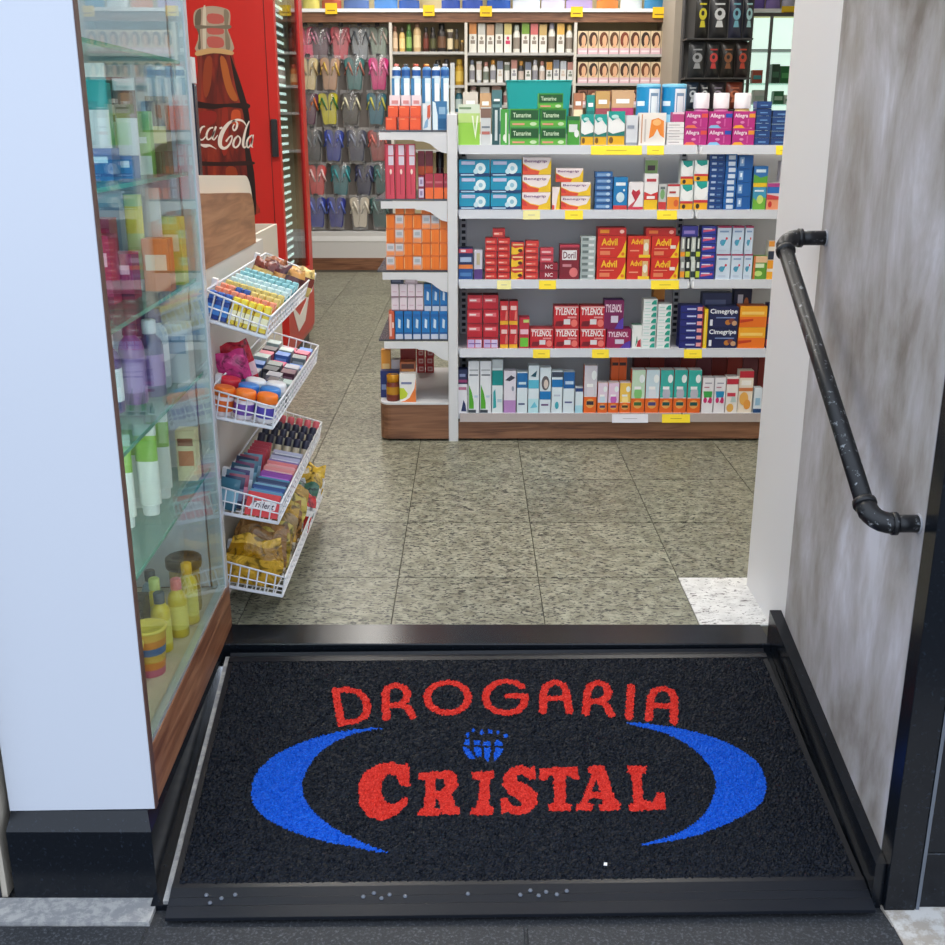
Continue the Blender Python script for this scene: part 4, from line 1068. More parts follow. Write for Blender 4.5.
S(0, 538, 563, 93, 1, .07, (60, 150, 46), tam, 'single green carton crowning the right green column', top=(80, 170, 70), z_from=zt)
S(0, 567.5, 580, 116, 1, .05, (70, 156, 50), [bar(.1, .45, .8, .72, (220, 226, 224)), bar(0, .86, 1, 1, (40, 110, 60)), ('e', .75, .4, .2, .14, (236, 240, 238))], 'small green carton with white patch')
wt = [bar(0, 0, 1, .27, (236, 180, 24)), ('e', .2, .14, .13, .1, (120, 80, 20)), ('p', [(0, 1), (1, 1), (1, .62), (.6, .82), (.25, .72), (0, .86)], (20, 160, 150)), ('p', [(0, .27), (1, .27), (1, .42), (.3, .33), (0, .4)], (30, 120, 110)), ('e', .4, .84, .22, .06, (190, 230, 226))]
S(0, 581, 593.8, 114, 1, .05, WHT, wt, 'left of two small white and teal cartons with yellow foot')
S(0, 594.4, 607, 114, 1, .05, WHT, wt, 'right of two small white and teal cartons with yellow foot')
S(0, 608, 625, 111, 1, .05, WHT, wt, 'larger white and teal carton with yellow foot')
S(0, 626, 638, 115, 1, .06, (216, 220, 226), [bar(.1, .55, .7, .66, (150, 160, 176)), bar(0, 0, 1, .08, (150, 156, 166))], 'plain pale grey carton')
S(0, 639, 666, 112.5, 1, .05, (238, 232, 226), [('p', [(.38, .2), (.45, .78), (.7, .84), (.92, .75), (.95, .22), (.8, .3), (.68, .5), (.55, .28)], (240, 140, 50)), ('e', .66, .7, .16, .1, (250, 190, 120)), bar(.08, .05, .12, .95, (206, 150, 110)), bar(.2, .1, .26, .8, (206, 196, 190))], 'white carton with orange joint picture')
S(0, 667, 684, 122, 4, .05, (236, 234, 234), [bar(.1, .42, .75, .55, (170, 160, 166)), bar(0, 0, 1, .06, (190, 184, 186))], 'flat white carton')
def alg(c2, low): return [('t', 'Allegra', .06, .56, .66, .86, (250, 240, 248)), bar(.72, .62, 1, .86, c2), ('p', [(.0, 0), (.55, 0), (.4, .18), (.1, .16)], low), ('e', .42, .34, .1, .08, (226, 140, 190)), bar(.66, .1, .72, .55, (206, 90, 160))]
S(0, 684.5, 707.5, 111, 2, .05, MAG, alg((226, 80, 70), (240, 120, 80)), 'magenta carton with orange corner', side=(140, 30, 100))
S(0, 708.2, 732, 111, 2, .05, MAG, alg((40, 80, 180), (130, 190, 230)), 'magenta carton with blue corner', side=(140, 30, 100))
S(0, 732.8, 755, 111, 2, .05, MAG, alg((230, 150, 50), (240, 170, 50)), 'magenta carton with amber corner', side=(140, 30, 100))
S(0, 672, 684, 112, 1, .05, (190, 70, 130), [bar(0, .8, 1, 1, (236, 200, 216))], 'pinkish carton lying on the flat white pile', z_from=mZ(122, PYF) + .0002)
S(0, 755.8, 771, 101, 6, .06, (26, 66, 128), [bar(.25, .35, .75, .5, (110, 156, 206)), bar(0, 0, 1, .05, (16, 40, 86))], 'flat dark blue carton of the taller pile')
S(0, 772, 790, 110, 5, .06, (26, 66, 128), [bar(.25, .35, .75, .5, (110, 156, 206)), bar(0, 0, 1, .05, (16, 40, 86))], 'flat dark blue carton of the shorter pile')
S(0, 791, 806, 108, 4, .06, (206, 150, 170), [bar(.2, .35, .75, .5, (150, 60, 90))], 'flat pink carton by the jamb')
# behind the front row
for k, (u0, u1) in enumerate(((637, 661), (662.5, 687))):
    xc = mX((u0 + u1) / 2, 100, 4.50); r = (mX(u1, 100, 4.50) - mX(u0, 100, 4.50)) / 2; h = mZ(84, 4.50) - SZ[0]
    t = thing('milk_tin', ['blue powder tin with white panel, left one behind the cartons', 'blue powder tin with white panel, right one behind the cartons'][k], 'tin', (xc, 4.50 + .02, SZ[0]), 'blue tins on the gondola')
    tb = MB().lathe([(r * .98, 0), (r, .004), (r, h - .012)], M((26, 140, 196), .3), 20)
    obj('body', tb, t)
    obj('lid', MB().lathe([(r * 1.01, h - .0118), (r * 1.01, h - .002), (r * .96, h), (0, h)], M((120, 190, 220), .3), 20), t)
    lb = MB()
    for a0, a1, z0, z1, c, q in ((-95, -35, .15, .92, (226, 236, 242), 1), (-88, -48, .3, .85, (120, 150, 180), 2), (-84, -52, .36, .80, (226, 236, 242), 3), (-160, -105, .32, .5, (150, 210, 236), 1), (-160, -115, .64, .72, (220, 236, 246), 1)):
        vs = []
        for j in range(7):
            a = math.radians(a0 + (a1 - a0) * j / 6)
            for zz in (z0, z1): vs.append(((r + .0004 * q) * math.cos(a), (r + .0004 * q) * math.sin(a), zz * h))
        lb.add(vs, [(2 * j, 2 * j + 2, 2 * j + 3, 2 * j + 1) for j in range(6)], M(c, .35))
    obj('label_panel', lb, t)
for k, (u0, u1) in enumerate(((694, 710), (714, 730), (735, 752))):
    Yb_ = 4.50; xc = mX((u0 + u1) / 2, 100, Yb_); r = (mX(u1, 100, Yb_) - mX(u0, 100, Yb_)) / 2; h = mZ(93, Yb_) - SZ[0]
    t = thing('supplement_bottle', 'pink bottle with white cap, %s of three behind magenta cartons' % ORD[k], 'bottle', (xc, Yb_ + .01, SZ[0]), 'white capped bottles on the gondola')
    obj('body', MB().lathe([(r * .98, 0), (r * 1.05, .01), (r * 1.05, h * .60), (r * .8, h * .70)], M((214, 130, 180) if k < 2 else (226, 196, 130), .35), 14), t)
    obj('cap', MB().lathe([(r, h * .702), (r, h * .97), (r * .94, h)], M((240, 240, 242), .35), 14), t)
# goods on the far side, seen over the top
gpart('far_shelf', MB().box(GX0, 4.721, 1.20, GX1, 5.06, 1.215, SHELF_WHITE))
tb = thing('plastic_tub', 'turquoise plastic tub on the far side of the gondola top', 'tub', (mX(539, 95, 4.86), 4.93, 1.2155))
hw_ = (mX(572, 90, 4.86) - mX(507, 90, 4.86)) / 2; ht = mZ(81, 4.86) - 1.2155
q = MB(); b_, t_ = hw_ * .88, hw_
q.add([(-b_, -.055, 0), (b_, -.055, 0), (b_, .055, 0), (-b_, .055, 0), (-t_, -.075, ht), (t_, -.075, ht), (t_, .075, ht), (-t_, .075, ht)], [(0, 3, 2, 1), (0, 1, 5, 4), (1, 2, 6, 5), (2, 3, 7, 6), (3, 0, 4, 7)], M((16, 150, 150), .4))
obj('shell', q, tb)
obj('rim', MB().tube([(-t_, -.075, ht), (t_, -.075, ht), (t_, .075, ht), (-t_, .075, ht), (-t_, -.075, ht)], .004, M((20, 160, 158), .4), 5), tb)
for k, (u0, u1, vt, c, b, nm) in enumerate(((463, 478, 92, (206, 196, 186), (150, 90, 90), 'cream and rose'), (480, 491, 93, (190, 150, 110), (230, 220, 210), 'tan'), (492, 502, 90, (70, 110, 116), (190, 206, 206), 'slate teal'), (574, 583, 93, (170, 110, 80), (236, 214, 180), 'copper'), (587, 595, 95, (20, 130, 124), (20, 110, 106), 'sea green'), (596, 610, 91, (190, 150, 90), (150, 70, 80), 'sand and maroon'), (612, 634, 90, (200, 160, 120), (180, 60, 110), 'beige and pink'))):
    x0, x1 = mX(u0, 100, 4.78), mX(u1, 100, 4.78)
    put(carton_mesh(x1 - x0, mZ(vt, 4.78) - 1.2156, .05, c, [bar(0, .3, 1, .6, b), bar(.2, .7, .8, .8, (240, 240, 236))]), 'boxed_product', nm + ' box standing on the far side of the gondola top', 'box', (x0 + x1) / 2, 4.81, 1.2155)

# --- second shelf
tq = [bar(0, 0, 1, .20, (16, 60, 110)), bar(.06, .05, .5, .13, (180, 214, 236)), bar(.08, .70, .52, .9, (190, 196, 226)), ('e', .70, .48, .17, .34, (226, 242, 246)), ('e', .70, .48, .07, .14, (150, 196, 216)), ('e', .55, .3, .08, .16, (200, 230, 240))]
S(1, 459, 490, 159.5, 3, .07, (14, 146, 184), tq, 'turquoise pill carton of the left column', top=(40, 160, 190))
S(1, 490.5, 521.5, 159.5, 3, .07, (14, 146, 184), tq, 'turquoise pill carton of the right column', top=(40, 160, 190))
bn = [('p', [(0, 0), (1, 0), (1, .95), (.86, .4), (.6, .26), (.3, .36), (0, .66)], (238, 196, 30)), ('p', [(0, 0), (.55, 0), (.6, .2), (.28, .32), (0, .62)], (226, 82, 50)), ('p', [(.0, .25), (.18, .2), (.12, .45), (0, .6)], (206, 50, 50)), ('t', 'Benegrip', .06, .66, .84, .86, (120, 60, 120))]
S(1, 522.2, 551, 157, 3, .07, (244, 232, 232), bn, 'white carton with red yellow swoosh, big column', side=(236, 200, 40), top=(226, 220, 220))
zt = S(1, 561, 591, 182, 2, .06, (244, 232, 232), bn, 'white carton with red and yellow swoosh, small column', side=(236, 200, 40), top=(226, 220, 220))
S(1, 555.5, 583, 168, 1, .05, (240, 226, 226), bn, 'single white carton with swoosh lying on the small column', z_from=zt, side=(236, 200, 40))
S(1, 552, 560.3, 187, 1, .06, (240, 226, 226), [('p', [(.45, 0), (1, 0), (1, 1), (.7, .6)], (238, 196, 30)), bar(0, 0, .3, .2, (220, 70, 60))], 'carton with swoosh turned end-on')
S(1, 595, 612.6, 171.5, 6, .05, (50, 106, 170), [bar(.1, .3, .85, .72, (130, 170, 214)), bar(0, 0, 1, .1, (30, 60, 120)), ('e', .75, .5, .12, .25, (190, 214, 236))], 'flat steel blue carton')
S(1, 613.4, 627.6, 177, 1, .05, (20, 126, 190), [bar(0, 0, 1, .13, (206, 60, 60)), ('e', .5, .38, .3, .16, (206, 230, 240)), bar(.15, .74, .85, .84, (226, 240, 246)), ('e', .75, .6, .07, .04, (240, 250, 250))], 'upright azure carton with white disc')
S(1, 628.3, 643.5, 182, 1, .05, (238, 234, 236), [('p', [(.2, .6), (.5, .28), (.8, .6), (.72, .74), (.5, .66), (.28, .74)], (190, 40, 60)), bar(0, 0, 1, .1, (206, 60, 80)), ('p', [(.0, .1), (.3, .1), (.7, .5), (.4, .3)], (200, 80, 90))], 'white carton with red heart')
S(1, 644, 658, 173.5, 1, .05, (242, 240, 240), [bar(0, 0, 1, .27, (240, 196, 30)), ('p', [(0, .27), (1, .27), (1, .5), (.5, .42), (0, .5)], (206, 44, 50)), bar(.2, .3, .8, .38, (246, 240, 240)), bar(.15, .78, .85, .86, (190, 60, 70))], 'upright white carton with red and yellow foot')
S(1, 647, 660, 158, 1, .04, (226, 226, 226), [bar(0, .0, 1, .25, (240, 196, 40)), bar(0, .62, 1, .95, (150, 186, 120)), bar(.2, .75, .8, .85, (90, 70, 80))], 'pale green carton behind the red and yellow one', dy=.07)
S(1, 658.5, 666.5, 184, 1, .04, (196, 196, 196), [('e', .5, .6, .3, .2, (120, 170, 110)), bar(0, 0, 1, .3, (206, 60, 60)), bar(.2, .8, .8, .9, (100, 110, 110))], 'small grey carton with green oval')
S(1, 667.2, 679.5, 184, 1, .05, (242, 238, 234), [bar(0, 0, 1, .5, (240, 150, 50)), bar(0, .92, 1, 1, (190, 50, 60)), ('e', .75, .25, .2, .14, (226, 100, 50)), bar(.15, .64, .7, .72, (180, 60, 60))], 'white carton with orange lower half')
wy = [bar(0, 0, 1, .24, (238, 176, 24)), ('e', .3, .12, .14, .09, (60, 50, 40)), bar(0, .24, 1, .34, (206, 50, 60)), ('e', .5, .62, .46, .28, (246, 248, 248)), ('p', [(.1, 1), (.9, 1), (.9, .8), (.5, .72), (.2, .84)], (20, 160, 150))]
zt = S(1, 680, 693.2, 184.5, 1, .05, (230, 236, 236), wy, 'lower left white teal carton with amber foot')
S(1, 680, 692.8, 160.5, 1, .05, (230, 236, 236), wy, 'upper left white teal carton with amber foot', z_from=zt)
zt = S(1, 693.8, 708, 181, 1, .05, (230, 236, 236), wy, 'lower right white teal carton with amber foot')
S(1, 693.4, 707.5, 160, 1, .05, (230, 236, 236), wy, 'upper right white teal carton with amber foot', z_from=zt)
S(1, 708.6, 724, 154, 9, .06, (18, 66, 132), [bar(.15, .3, .45, .65, (170, 190, 216)), bar(.6, .35, .85, .55, (90, 130, 180))], 'flat navy carton of the left blue pile')
S(1, 724.6, 736.4, 154, 9, .06, (24, 100, 176), [bar(.25, .12, .85, .8, (206, 220, 236))], 'flat blue carton with white label')
S(1, 737, 752, 155, 4, .06, (22, 92, 166), [bar(.1, .2, .4, .85, (130, 170, 216)), bar(.2, .4, .32, .7, (226, 236, 246))], 'blue carton of the right blue pile')
zt = S(1, 752.6, 766, 187, 1, .05, (60, 150, 190), [('p', [(0, 0), (1, 0), (1, .5), (.6, .62), (.3, .4), (0, .55)], (110, 176, 60)), ('e', .55, .45, .25, .2, (196, 220, 120)), bar(.1, .8, .8, .88, (220, 236, 246))], 'lower blue and green carton')
S(1, 752.8, 767, 166, 1, .05, (40, 110, 180), [bar(0, 0, 1, .2, (230, 190, 40)), ('p', [(0, .2), (1, .2), (1, .55), (.5, .45), (0, .62)], (90, 166, 60)), bar(.15, .7, .85, .85, (200, 226, 240))], 'upper blue and green carton with yellow foot', z_from=zt)
S(1, 766.6, 779, 183, 1, .05, (230, 210, 214), [bar(0, 0, 1, .38, (236, 150, 110)), bar(0, .62, 1, .86, (40, 110, 190)), bar(0, .86, 1, 1, (170, 60, 130)), ('p', [(0, .38), (1, .38), (1, .5), (0, .58)], (206, 60, 70)), ('e', .3, .2, .16, .12, (206, 50, 50))], 'carton striped blue white and coral')
S(1, 779.6, 794, 161, 2, .05, (226, 220, 226), [bar(.2, .2, .35, .8, (150, 70, 110)), bar(.5, .4, .8, .6, (170, 170, 186))], 'pale lilac carton by the jamb')

# --- third shelf
zt = S(2, 458.5, 473, 264.5, 1, .06, (30, 80, 150), [bar(0, .72, 1, 1, (230, 130, 60)), bar(.1, .2, .9, .45, (80, 130, 190))], 'blue and orange carton at the left end')
S(2, 458.5, 473, 248, 1, .06, (26, 44, 96), [bar(0, .7, 1, .95, (206, 70, 90)), bar(.15, .76, .5, .9, (240, 230, 236)), bar(.1, .15, .9, .45, (170, 190, 220))], 'navy and pink carton at the left end', z_from=zt)
S(2, 474, 482.5, 250, 1, .05, (210, 206, 220), [bar(0, 0, 1, .35, (90, 60, 130)), bar(.3, .5, .7, .9, (190, 180, 150))], 'slim white and violet carton')
rd = [bar(.1, .3, .8, .62, (240, 120, 100)), bar(.1, .4, .5, .52, (250, 210, 200)), bar(0, 0, 1, .08, (130, 20, 30))]
S(2, 485, 497, 238, 6, .06, (204, 42, 38), rd, 'flat red carton of the first red pile', top=(180, 40, 40))
zt = S(2, 497.6, 510, 238, 6, .06, (204, 42, 38), rd, 'flat red carton of the second red pile', top=(180, 40, 40))
S(2, 492.5, 505, 228.5, 1, .05, (190, 40, 42), rd, 'single red carton on top of two red piles', z_from=zt)
S(2, 511, 524, 242, 3, .06, (214, 60, 44), [('p', [(0, .0), (.4, 0), (.9, .3), (.9, .62), (.3, .5), (0, .66)], (244, 196, 40)), ('e', .7, .32, .18, .14, (90, 40, 20)), bar(.1, .74, .9, .86, (250, 210, 150))], 'red and yellow carton', top=(120, 60, 120))
S(2, 525, 538.5, 241, 6, .06, (214, 56, 50), rd, 'flat red carton of the third red pile', top=(200, 60, 60))
zt = S(2, 539.5, 558, 263, 2, .06, (150, 32, 50), [('t', 'NC', .3, .3, .72, .8, (240, 226, 230)), bar(0, 0, 1, .1, (110, 20, 36))], 'wine red carton with white initials')
S(2, 540, 553.5, 248, 2, .05, (206, 70, 84), [bar(.1, .35, .8, .6, (240, 190, 196)), bar(0, 0, 1, .12, (150, 40, 56))], 'small rose red carton', z_from=zt)
S(2, 559.5, 579.5, 244.5, 1, .05, (130, 30, 44), [bar(.12, .56, .86, .84, (236, 234, 236)), ('t', 'Doril', .18, .60, .80, .80, (110, 40, 60)), ('e', .72, .2, .22, .14, (226, 120, 120)), bar(.15, .36, .6, .44, (200, 130, 140)), bar(0, .92, 1, 1, (190, 60, 80))], 'upright wine red carton with white name box')
S(2, 580.5, 595.5, 236, 7, .05, (178, 190, 190), [bar(.1, .25, .5, .7, (110, 124, 124)), bar(.55, .35, .9, .75, (226, 232, 232))], 'flat grey carton')
adv = [('p', [(1, 0), (1, .8), (.86, .3), (.7, 0)], (244, 200, 30)), ('t', 'Advil', .14, .55, .70, .88, (246, 190, 36), .03), bar(.1, .40, .6, .44, (236, 150, 120)), bar(.1, .12, .45, .3, (230, 130, 90)), ('e', .9, .16, .06, .08, (226, 120, 30))]
zt = S(2, 597, 626, 235.5, 2, .07, (212, 46, 34), adv, 'big red carton with yellow name, left big pair', top=(190, 44, 40))
S(2, 597, 625.6, 227.5, 1, .07, (196, 40, 38), [bar(.08, .3, .4, .75, (236, 150, 40)), ('e', .85, .5, .08, .25, (244, 200, 190))], 'red carton lying flat on the left big pair', z_from=zt)
adv2 = [('t', 'Advil', .14, .62, .66, .88, (246, 190, 36), .03), bar(.68, .1, .92, .85, (226, 190, 130)), ('e', .8, .5, .1, .2, (240, 230, 214)), bar(.5, 0, 1, .14, (244, 200, 40)), bar(.1, .3, .5, .36, (240, 160, 130))]
S(2, 627, 650.4, 236, 2, .07, (214, 52, 36), adv2, 'red carton with yellow name, middle pair', top=(196, 50, 40))
zt = S(2, 651.2, 679, 236, 2, .07, (212, 46, 34), adv + [bar(.68, .42, .88, .58, (240, 226, 220))], 'big red carton with yellow name, right pair', top=(190, 44, 40))
S(2, 645, 675, 228, 1, .07, (190, 38, 38), [bar(.1, .3, .4, .7, (226, 120, 60)), ('e', .85, .5, .08, .25, (240, 170, 160))], 'red carton lying flat on the right pair', z_from=zt)
for k, (u0, u1, c, b, nm) in enumerate(((680, 684.8, (150, 150, 150), (236, 150, 40), 'grey and orange'), (685.2, 690, (30, 40, 44), (196, 206, 60), 'black and lime'), (690.6, 695.2, (206, 214, 206), (40, 60, 60), 'white and black'), (695.6, 700, (40, 56, 60), (190, 206, 60), 'charcoal and lime'))):
    zt = S(2, u0, u1, 260, 1, .05, c, [bar(0, .1, 1, .42, b), bar(.2, .6, .8, .9, (220, 226, 220))], 'lower narrow %s carton' % nm)
    zt = S(2, u0, u1, 237, 1, .05, c, [bar(0, .15, 1, .36, b), bar(.3, .5, .7, .94, (226, 230, 220))], 'upper narrow %s carton' % nm, z_from=zt)
S(2, 681, 697, 226, 1, .05, (60, 60, 150), [bar(.1, .3, .8, .6, (150, 130, 200)), bar(0, 0, 1, .15, (40, 40, 110))], 'violet blue carton lying on the narrow cartons', z_from=zt)
S(2, 700.6, 715.4, 226, 6, .06, (44, 60, 160), [('p', [(.08, .3), (.9, .5), (.9, .72), (.08, .55)], (220, 90, 120)), bar(.1, .62, .7, .76, (226, 220, 240)), bar(0, 0, 1, .08, (26, 36, 110))], 'flat royal blue carton with red stripe')
wb = [bar(0, .94, 1, 1, (170, 40, 90)), ('e', .4, .42, .2, .1, (80, 150, 190)), ('p', [(.3, .3), (.5, .3), (.7, .55), (.5, .5)], (60, 160, 190)), ('e', .68, .56, .08, .05, (206, 60, 80)), bar(.15, .78, .8, .84, (130, 160, 200)), bar(.15, .1, .7, .16, (190, 206, 226))]
for k, (u0, u1) in enumerate(((716, 730.5), (731, 743), (743.6, 752.4))):
    zt = S(2, u0, u1, 254, 1, .05, (206, 222, 238), wb, '%s lower pale blue carton with magenta rim' % ORD[k], top=(176, 44, 96))
    S(2, u0 + .3, u1 - .2, 226, 1, .05, (200, 218, 236), wb, '%s upper pale blue carton with magenta rim' % ORD[k], top=(176, 44, 96), z_from=zt)
S(2, 753, 767, 256, 1, .05, (90, 150, 50), [bar(0, .72, 1, 1, (230, 190, 150)), bar(.1, .5, .8, .68, (220, 236, 200)), ('e', .4, .25, .3, .12, (190, 226, 130)), bar(0, 0, .15, 1, (206, 110, 60))], 'green carton with peach upper band')
S(2, 767.6, 786, 241, 1, .05, (236, 226, 214), [bar(0, 0, 1, .2, (240, 170, 50)), bar(0, .28, 1, .5, (240, 160, 40)), bar(0, .52, 1, .74, (40, 50, 70)), bar(0, .86, 1, 1, (226, 150, 60))], 'carton striped amber white and navy')

# --- fourth shelf
ra = [bar(.1, .5, .85, .78, (226, 110, 120)), bar(.15, .58, .6, .7, (250, 226, 226)), bar(0, 0, 1, .06, (130, 20, 36))]
rl = [bar(.04, .05, .48, .85, (200, 180, 226)), bar(.54, .05, .96, .85, (214, 200, 232)), bar(.1, .4, .9, .5, (120, 80, 160))]
for k, (u0, u1) in enumerate(((467, 482.4), (483, 498.5))):
    side = ['left', 'right'][k]
    zt = S(3, u0, u1, 338, 1, .07, (196, 40, 60), rl, 'crimson carton with lilac label, %s column' % side)
    S(3, u0, u1, 295, 3, .07, (190, 30, 46), ra, 'crimson carton of the %s column' % side, z_from=zt, top=(110, 30, 40))
ry = [bar(0, 0, 1, .16, (240, 180, 40)), bar(.15, .62, .85, .8, (240, 200, 196)), ('p', [(.6, .2), (.9, .2), (.9, .6), (.7, .55)], (230, 120, 110))]
S(3, 500, 508.6, 301, 2, .06, (200, 36, 44), ry, 'slim red carton with yellow foot, left column', top=(90, 30, 34))
S(3, 509.2, 518, 301, 2, .06, (200, 36, 44), ry, 'slim red carton with yellow foot, right column', top=(90, 30, 34))
S(3, 519, 529.5, 317.5, 1, .06, (190, 40, 60), [bar(.1, .05, .9, .34, (110, 200, 60)), bar(.1, .46, .9, .62, (236, 190, 206)), bar(.4, .84, .95, .94, (190, 210, 120))], 'red carton with green square')
ty = [('t', 'TYLENOL', .05, .60, .92, .92, (246, 236, 236), .03, .12), bar(.03, .93, .97, .98, (240, 200, 200)), ('p', [(.05, .1), (.35, .1), (.45, .35), (.1, .32)], (120, 20, 34)), bar(.40, .18, .66, .42, (226, 220, 226)), ('e', .82, .24, .13, .17, (240, 120, 110)), bar(.55, .46, .9, .54, (230, 150, 150))]
rowt = [(530, 553.6), (554.4, 579), (580, 605.8)]
zt = 0
for k, (u0, u1) in enumerate(rowt):
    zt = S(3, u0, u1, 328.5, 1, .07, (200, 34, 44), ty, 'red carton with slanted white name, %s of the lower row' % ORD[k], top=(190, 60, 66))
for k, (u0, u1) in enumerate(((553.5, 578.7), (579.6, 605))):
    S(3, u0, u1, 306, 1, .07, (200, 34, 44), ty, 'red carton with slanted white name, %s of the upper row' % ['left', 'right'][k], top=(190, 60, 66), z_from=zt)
tp = [('t', 'TYLENOL', .05, .58, .9, .86, (236, 210, 226), .03, .12), bar(.35, .22, .72, .46, (214, 206, 226)), ('p', [(.55, 0), (1, 0), (1, .4), (.8, .3)], (90, 60, 170))]
zt = S(3, 606.6, 631, 329, 1, .07, (150, 28, 84), tp, 'purple carton with slanted white name below another', top=(130, 40, 90))
S(3, 603.8, 623.5, 300, 1, .07, (120, 26, 84), tp, 'upper purple carton with slanted white name', z_from=zt, top=(90, 40, 110))
S(3, 632, 642, 325, 1, .05, (236, 240, 238), [('p', [(.5, .05), (.95, .05), (.9, .4), (.6, .3)], (190, 40, 60)), ('p', [(.35, .05), (.6, .3), (.5, .55)], (60, 150, 120))], 'small white carton with red and green leaf', top=(60, 110, 90))
wtq = [('p', [(.58, .1), (.95, .1), (.95, .85), (.75, .8), (.6, .4)], (30, 160, 140)), bar(.1, .4, .5, .55, (190, 226, 220)), bar(0, 0, 1, .05, (170, 200, 196))]
S(3, 642.6, 656.6, 299, 8, .06, (240, 244, 244), wtq, 'flat white carton with teal corner, taller pile')
S(3, 657.2, 671, 304, 7, .06, (240, 244, 244), wtq, 'flat white carton with teal corner, shorter pile')
S(3, 680, 703, 305.5, 6, .07, (28, 38, 120), [bar(.28, .4, .68, .62, (190, 200, 236)), bar(.74, .25, .95, .8, (236, 160, 160)), bar(.96, 0, 1, 1, (190, 40, 50)), bar(0, 0, 1, .08, (16, 22, 80))], 'flat indigo carton with pink end', top=(40, 50, 120))
S(3, 703.6, 707.6, 309, 1, .07, (240, 200, 30), [bar(.2, .1, .5, .9, (250, 226, 110))], 'narrow yellow carton edge-on')
cg = [('t', 'Cimegripe', .04, .62, .96, .92, (240, 244, 250), .02), bar(.05, .1, .14, .4, (226, 230, 240)), ('e', .66, .26, .1, .13, (190, 120, 50)), ('e', .78, .34, .1, .13, (120, 60, 60)), ('e', .88, .22, .09, .12, (206, 160, 120)), bar(.25, .46, .9, .52, (120, 140, 190))]
zt = S(3, 708.2, 738, 307, 2, .07, (26, 34, 82), cg, 'navy carton with white name and pill picture', top=(50, 60, 110))
og = [bar(0, .5, 1, 1, (244, 170, 40)), bar(.06, .6, .9, .74, (250, 206, 110)), ('p', [(0, .2), (.5, .3), (.5, .4), (0, .36)], (200, 60, 30))]
S(3, 738.8, 766, 306, 2, .07, (240, 120, 34), og, 'orange carton with yellow upper half', top=(190, 90, 40))
S(3, 706, 736, 296, 3, .05, (60, 70, 110), [bar(.1, .3, .8, .6, (110, 120, 160))], 'dusty blue flat carton behind the navy pair', dy=.09, vref=320)
S(3, 738, 756, 292, 1, .05, (30, 34, 70), [bar(.2, .5, .5, .9, (206, 206, 220)), ('e', .7, .7, .15, .15, (190, 110, 70))], 'dark carton behind the orange pair', dy=.09, vref=320)
S(3, 767, 782, 304, 2, .06, (30, 40, 92), [bar(.1, .5, .5, .8, (190, 200, 220)), bar(.0, .1, .3, .4, (206, 80, 90))], 'navy carton at the jamb side')
S(3, 656, 668, 292, 1, .05, (206, 130, 40), [bar(0, .5, 1, .8, (120, 60, 50))], 'amber carton behind the white piles', dy=.11, vref=330)

# --- lowest shelf
zt = S(4, 457.5, 467.6, 384, 1, .05, (232, 232, 240), [('p', [(.35, .05), (.9, .05), (.8, .3), (.6, .45), (.5, .3)], (34, 48, 96)), bar(.1, .8, .9, .9, (190, 120, 150))], 'white carton with navy bottle drawing')
S(4, 457.5, 467.6, 369.5, 1, .05, (34, 42, 84), [bar(0, .1, 1, .3, (150, 60, 110)), bar(.2, .5, .8, .7, (130, 140, 180))], 'dark navy carton on top of the white one', z_from=zt)
gl = [('p', [(.06, .08), (.5, .08), (.5, .2), (.32, .4), (.06, .55)], (80, 170, 40)), bar(.0, 0, .7, .06, (60, 70, 80)), bar(.1, .72, .9, .75, (120, 130, 140)), bar(.1, .82, .9, .84, (160, 166, 176)), bar(.55, .3, .85, .34, (190, 210, 230))]
S(4, 468.2, 479.4, 361, 1, .05, (230, 234, 240), gl, 'left tall white carton with green leaf', top=(200, 204, 210))
S(4, 480, 491.4, 361, 1, .05, (230, 234, 240), gl, 'right tall white carton with green leaf', top=(200, 204, 210))
S(4, 492, 503, 359.5, 1, .05, (224, 234, 238), [bar(0, .52, 1, .8, (10, 140, 140)), bar(.0, .84, 1, 1, (190, 200, 206)), ('p', [(.1, .08), (.4, .1), (.3, .45), (.12, .4)], (40, 170, 176)), bar(.5, .2, .9, .26, (180, 206, 220))], 'tall white carton with teal band')
S(4, 503.6, 516, 371, 1, .05, (228, 224, 236), [bar(0, 0, 1, .30, (186, 140, 200)), ('p', [(.1, .78), (.6, .9), (.95, .84), (.5, .76)], (50, 50, 70)), ('e', .75, .58, .1, .06, (150, 160, 180))], 'white carton with lilac foot')
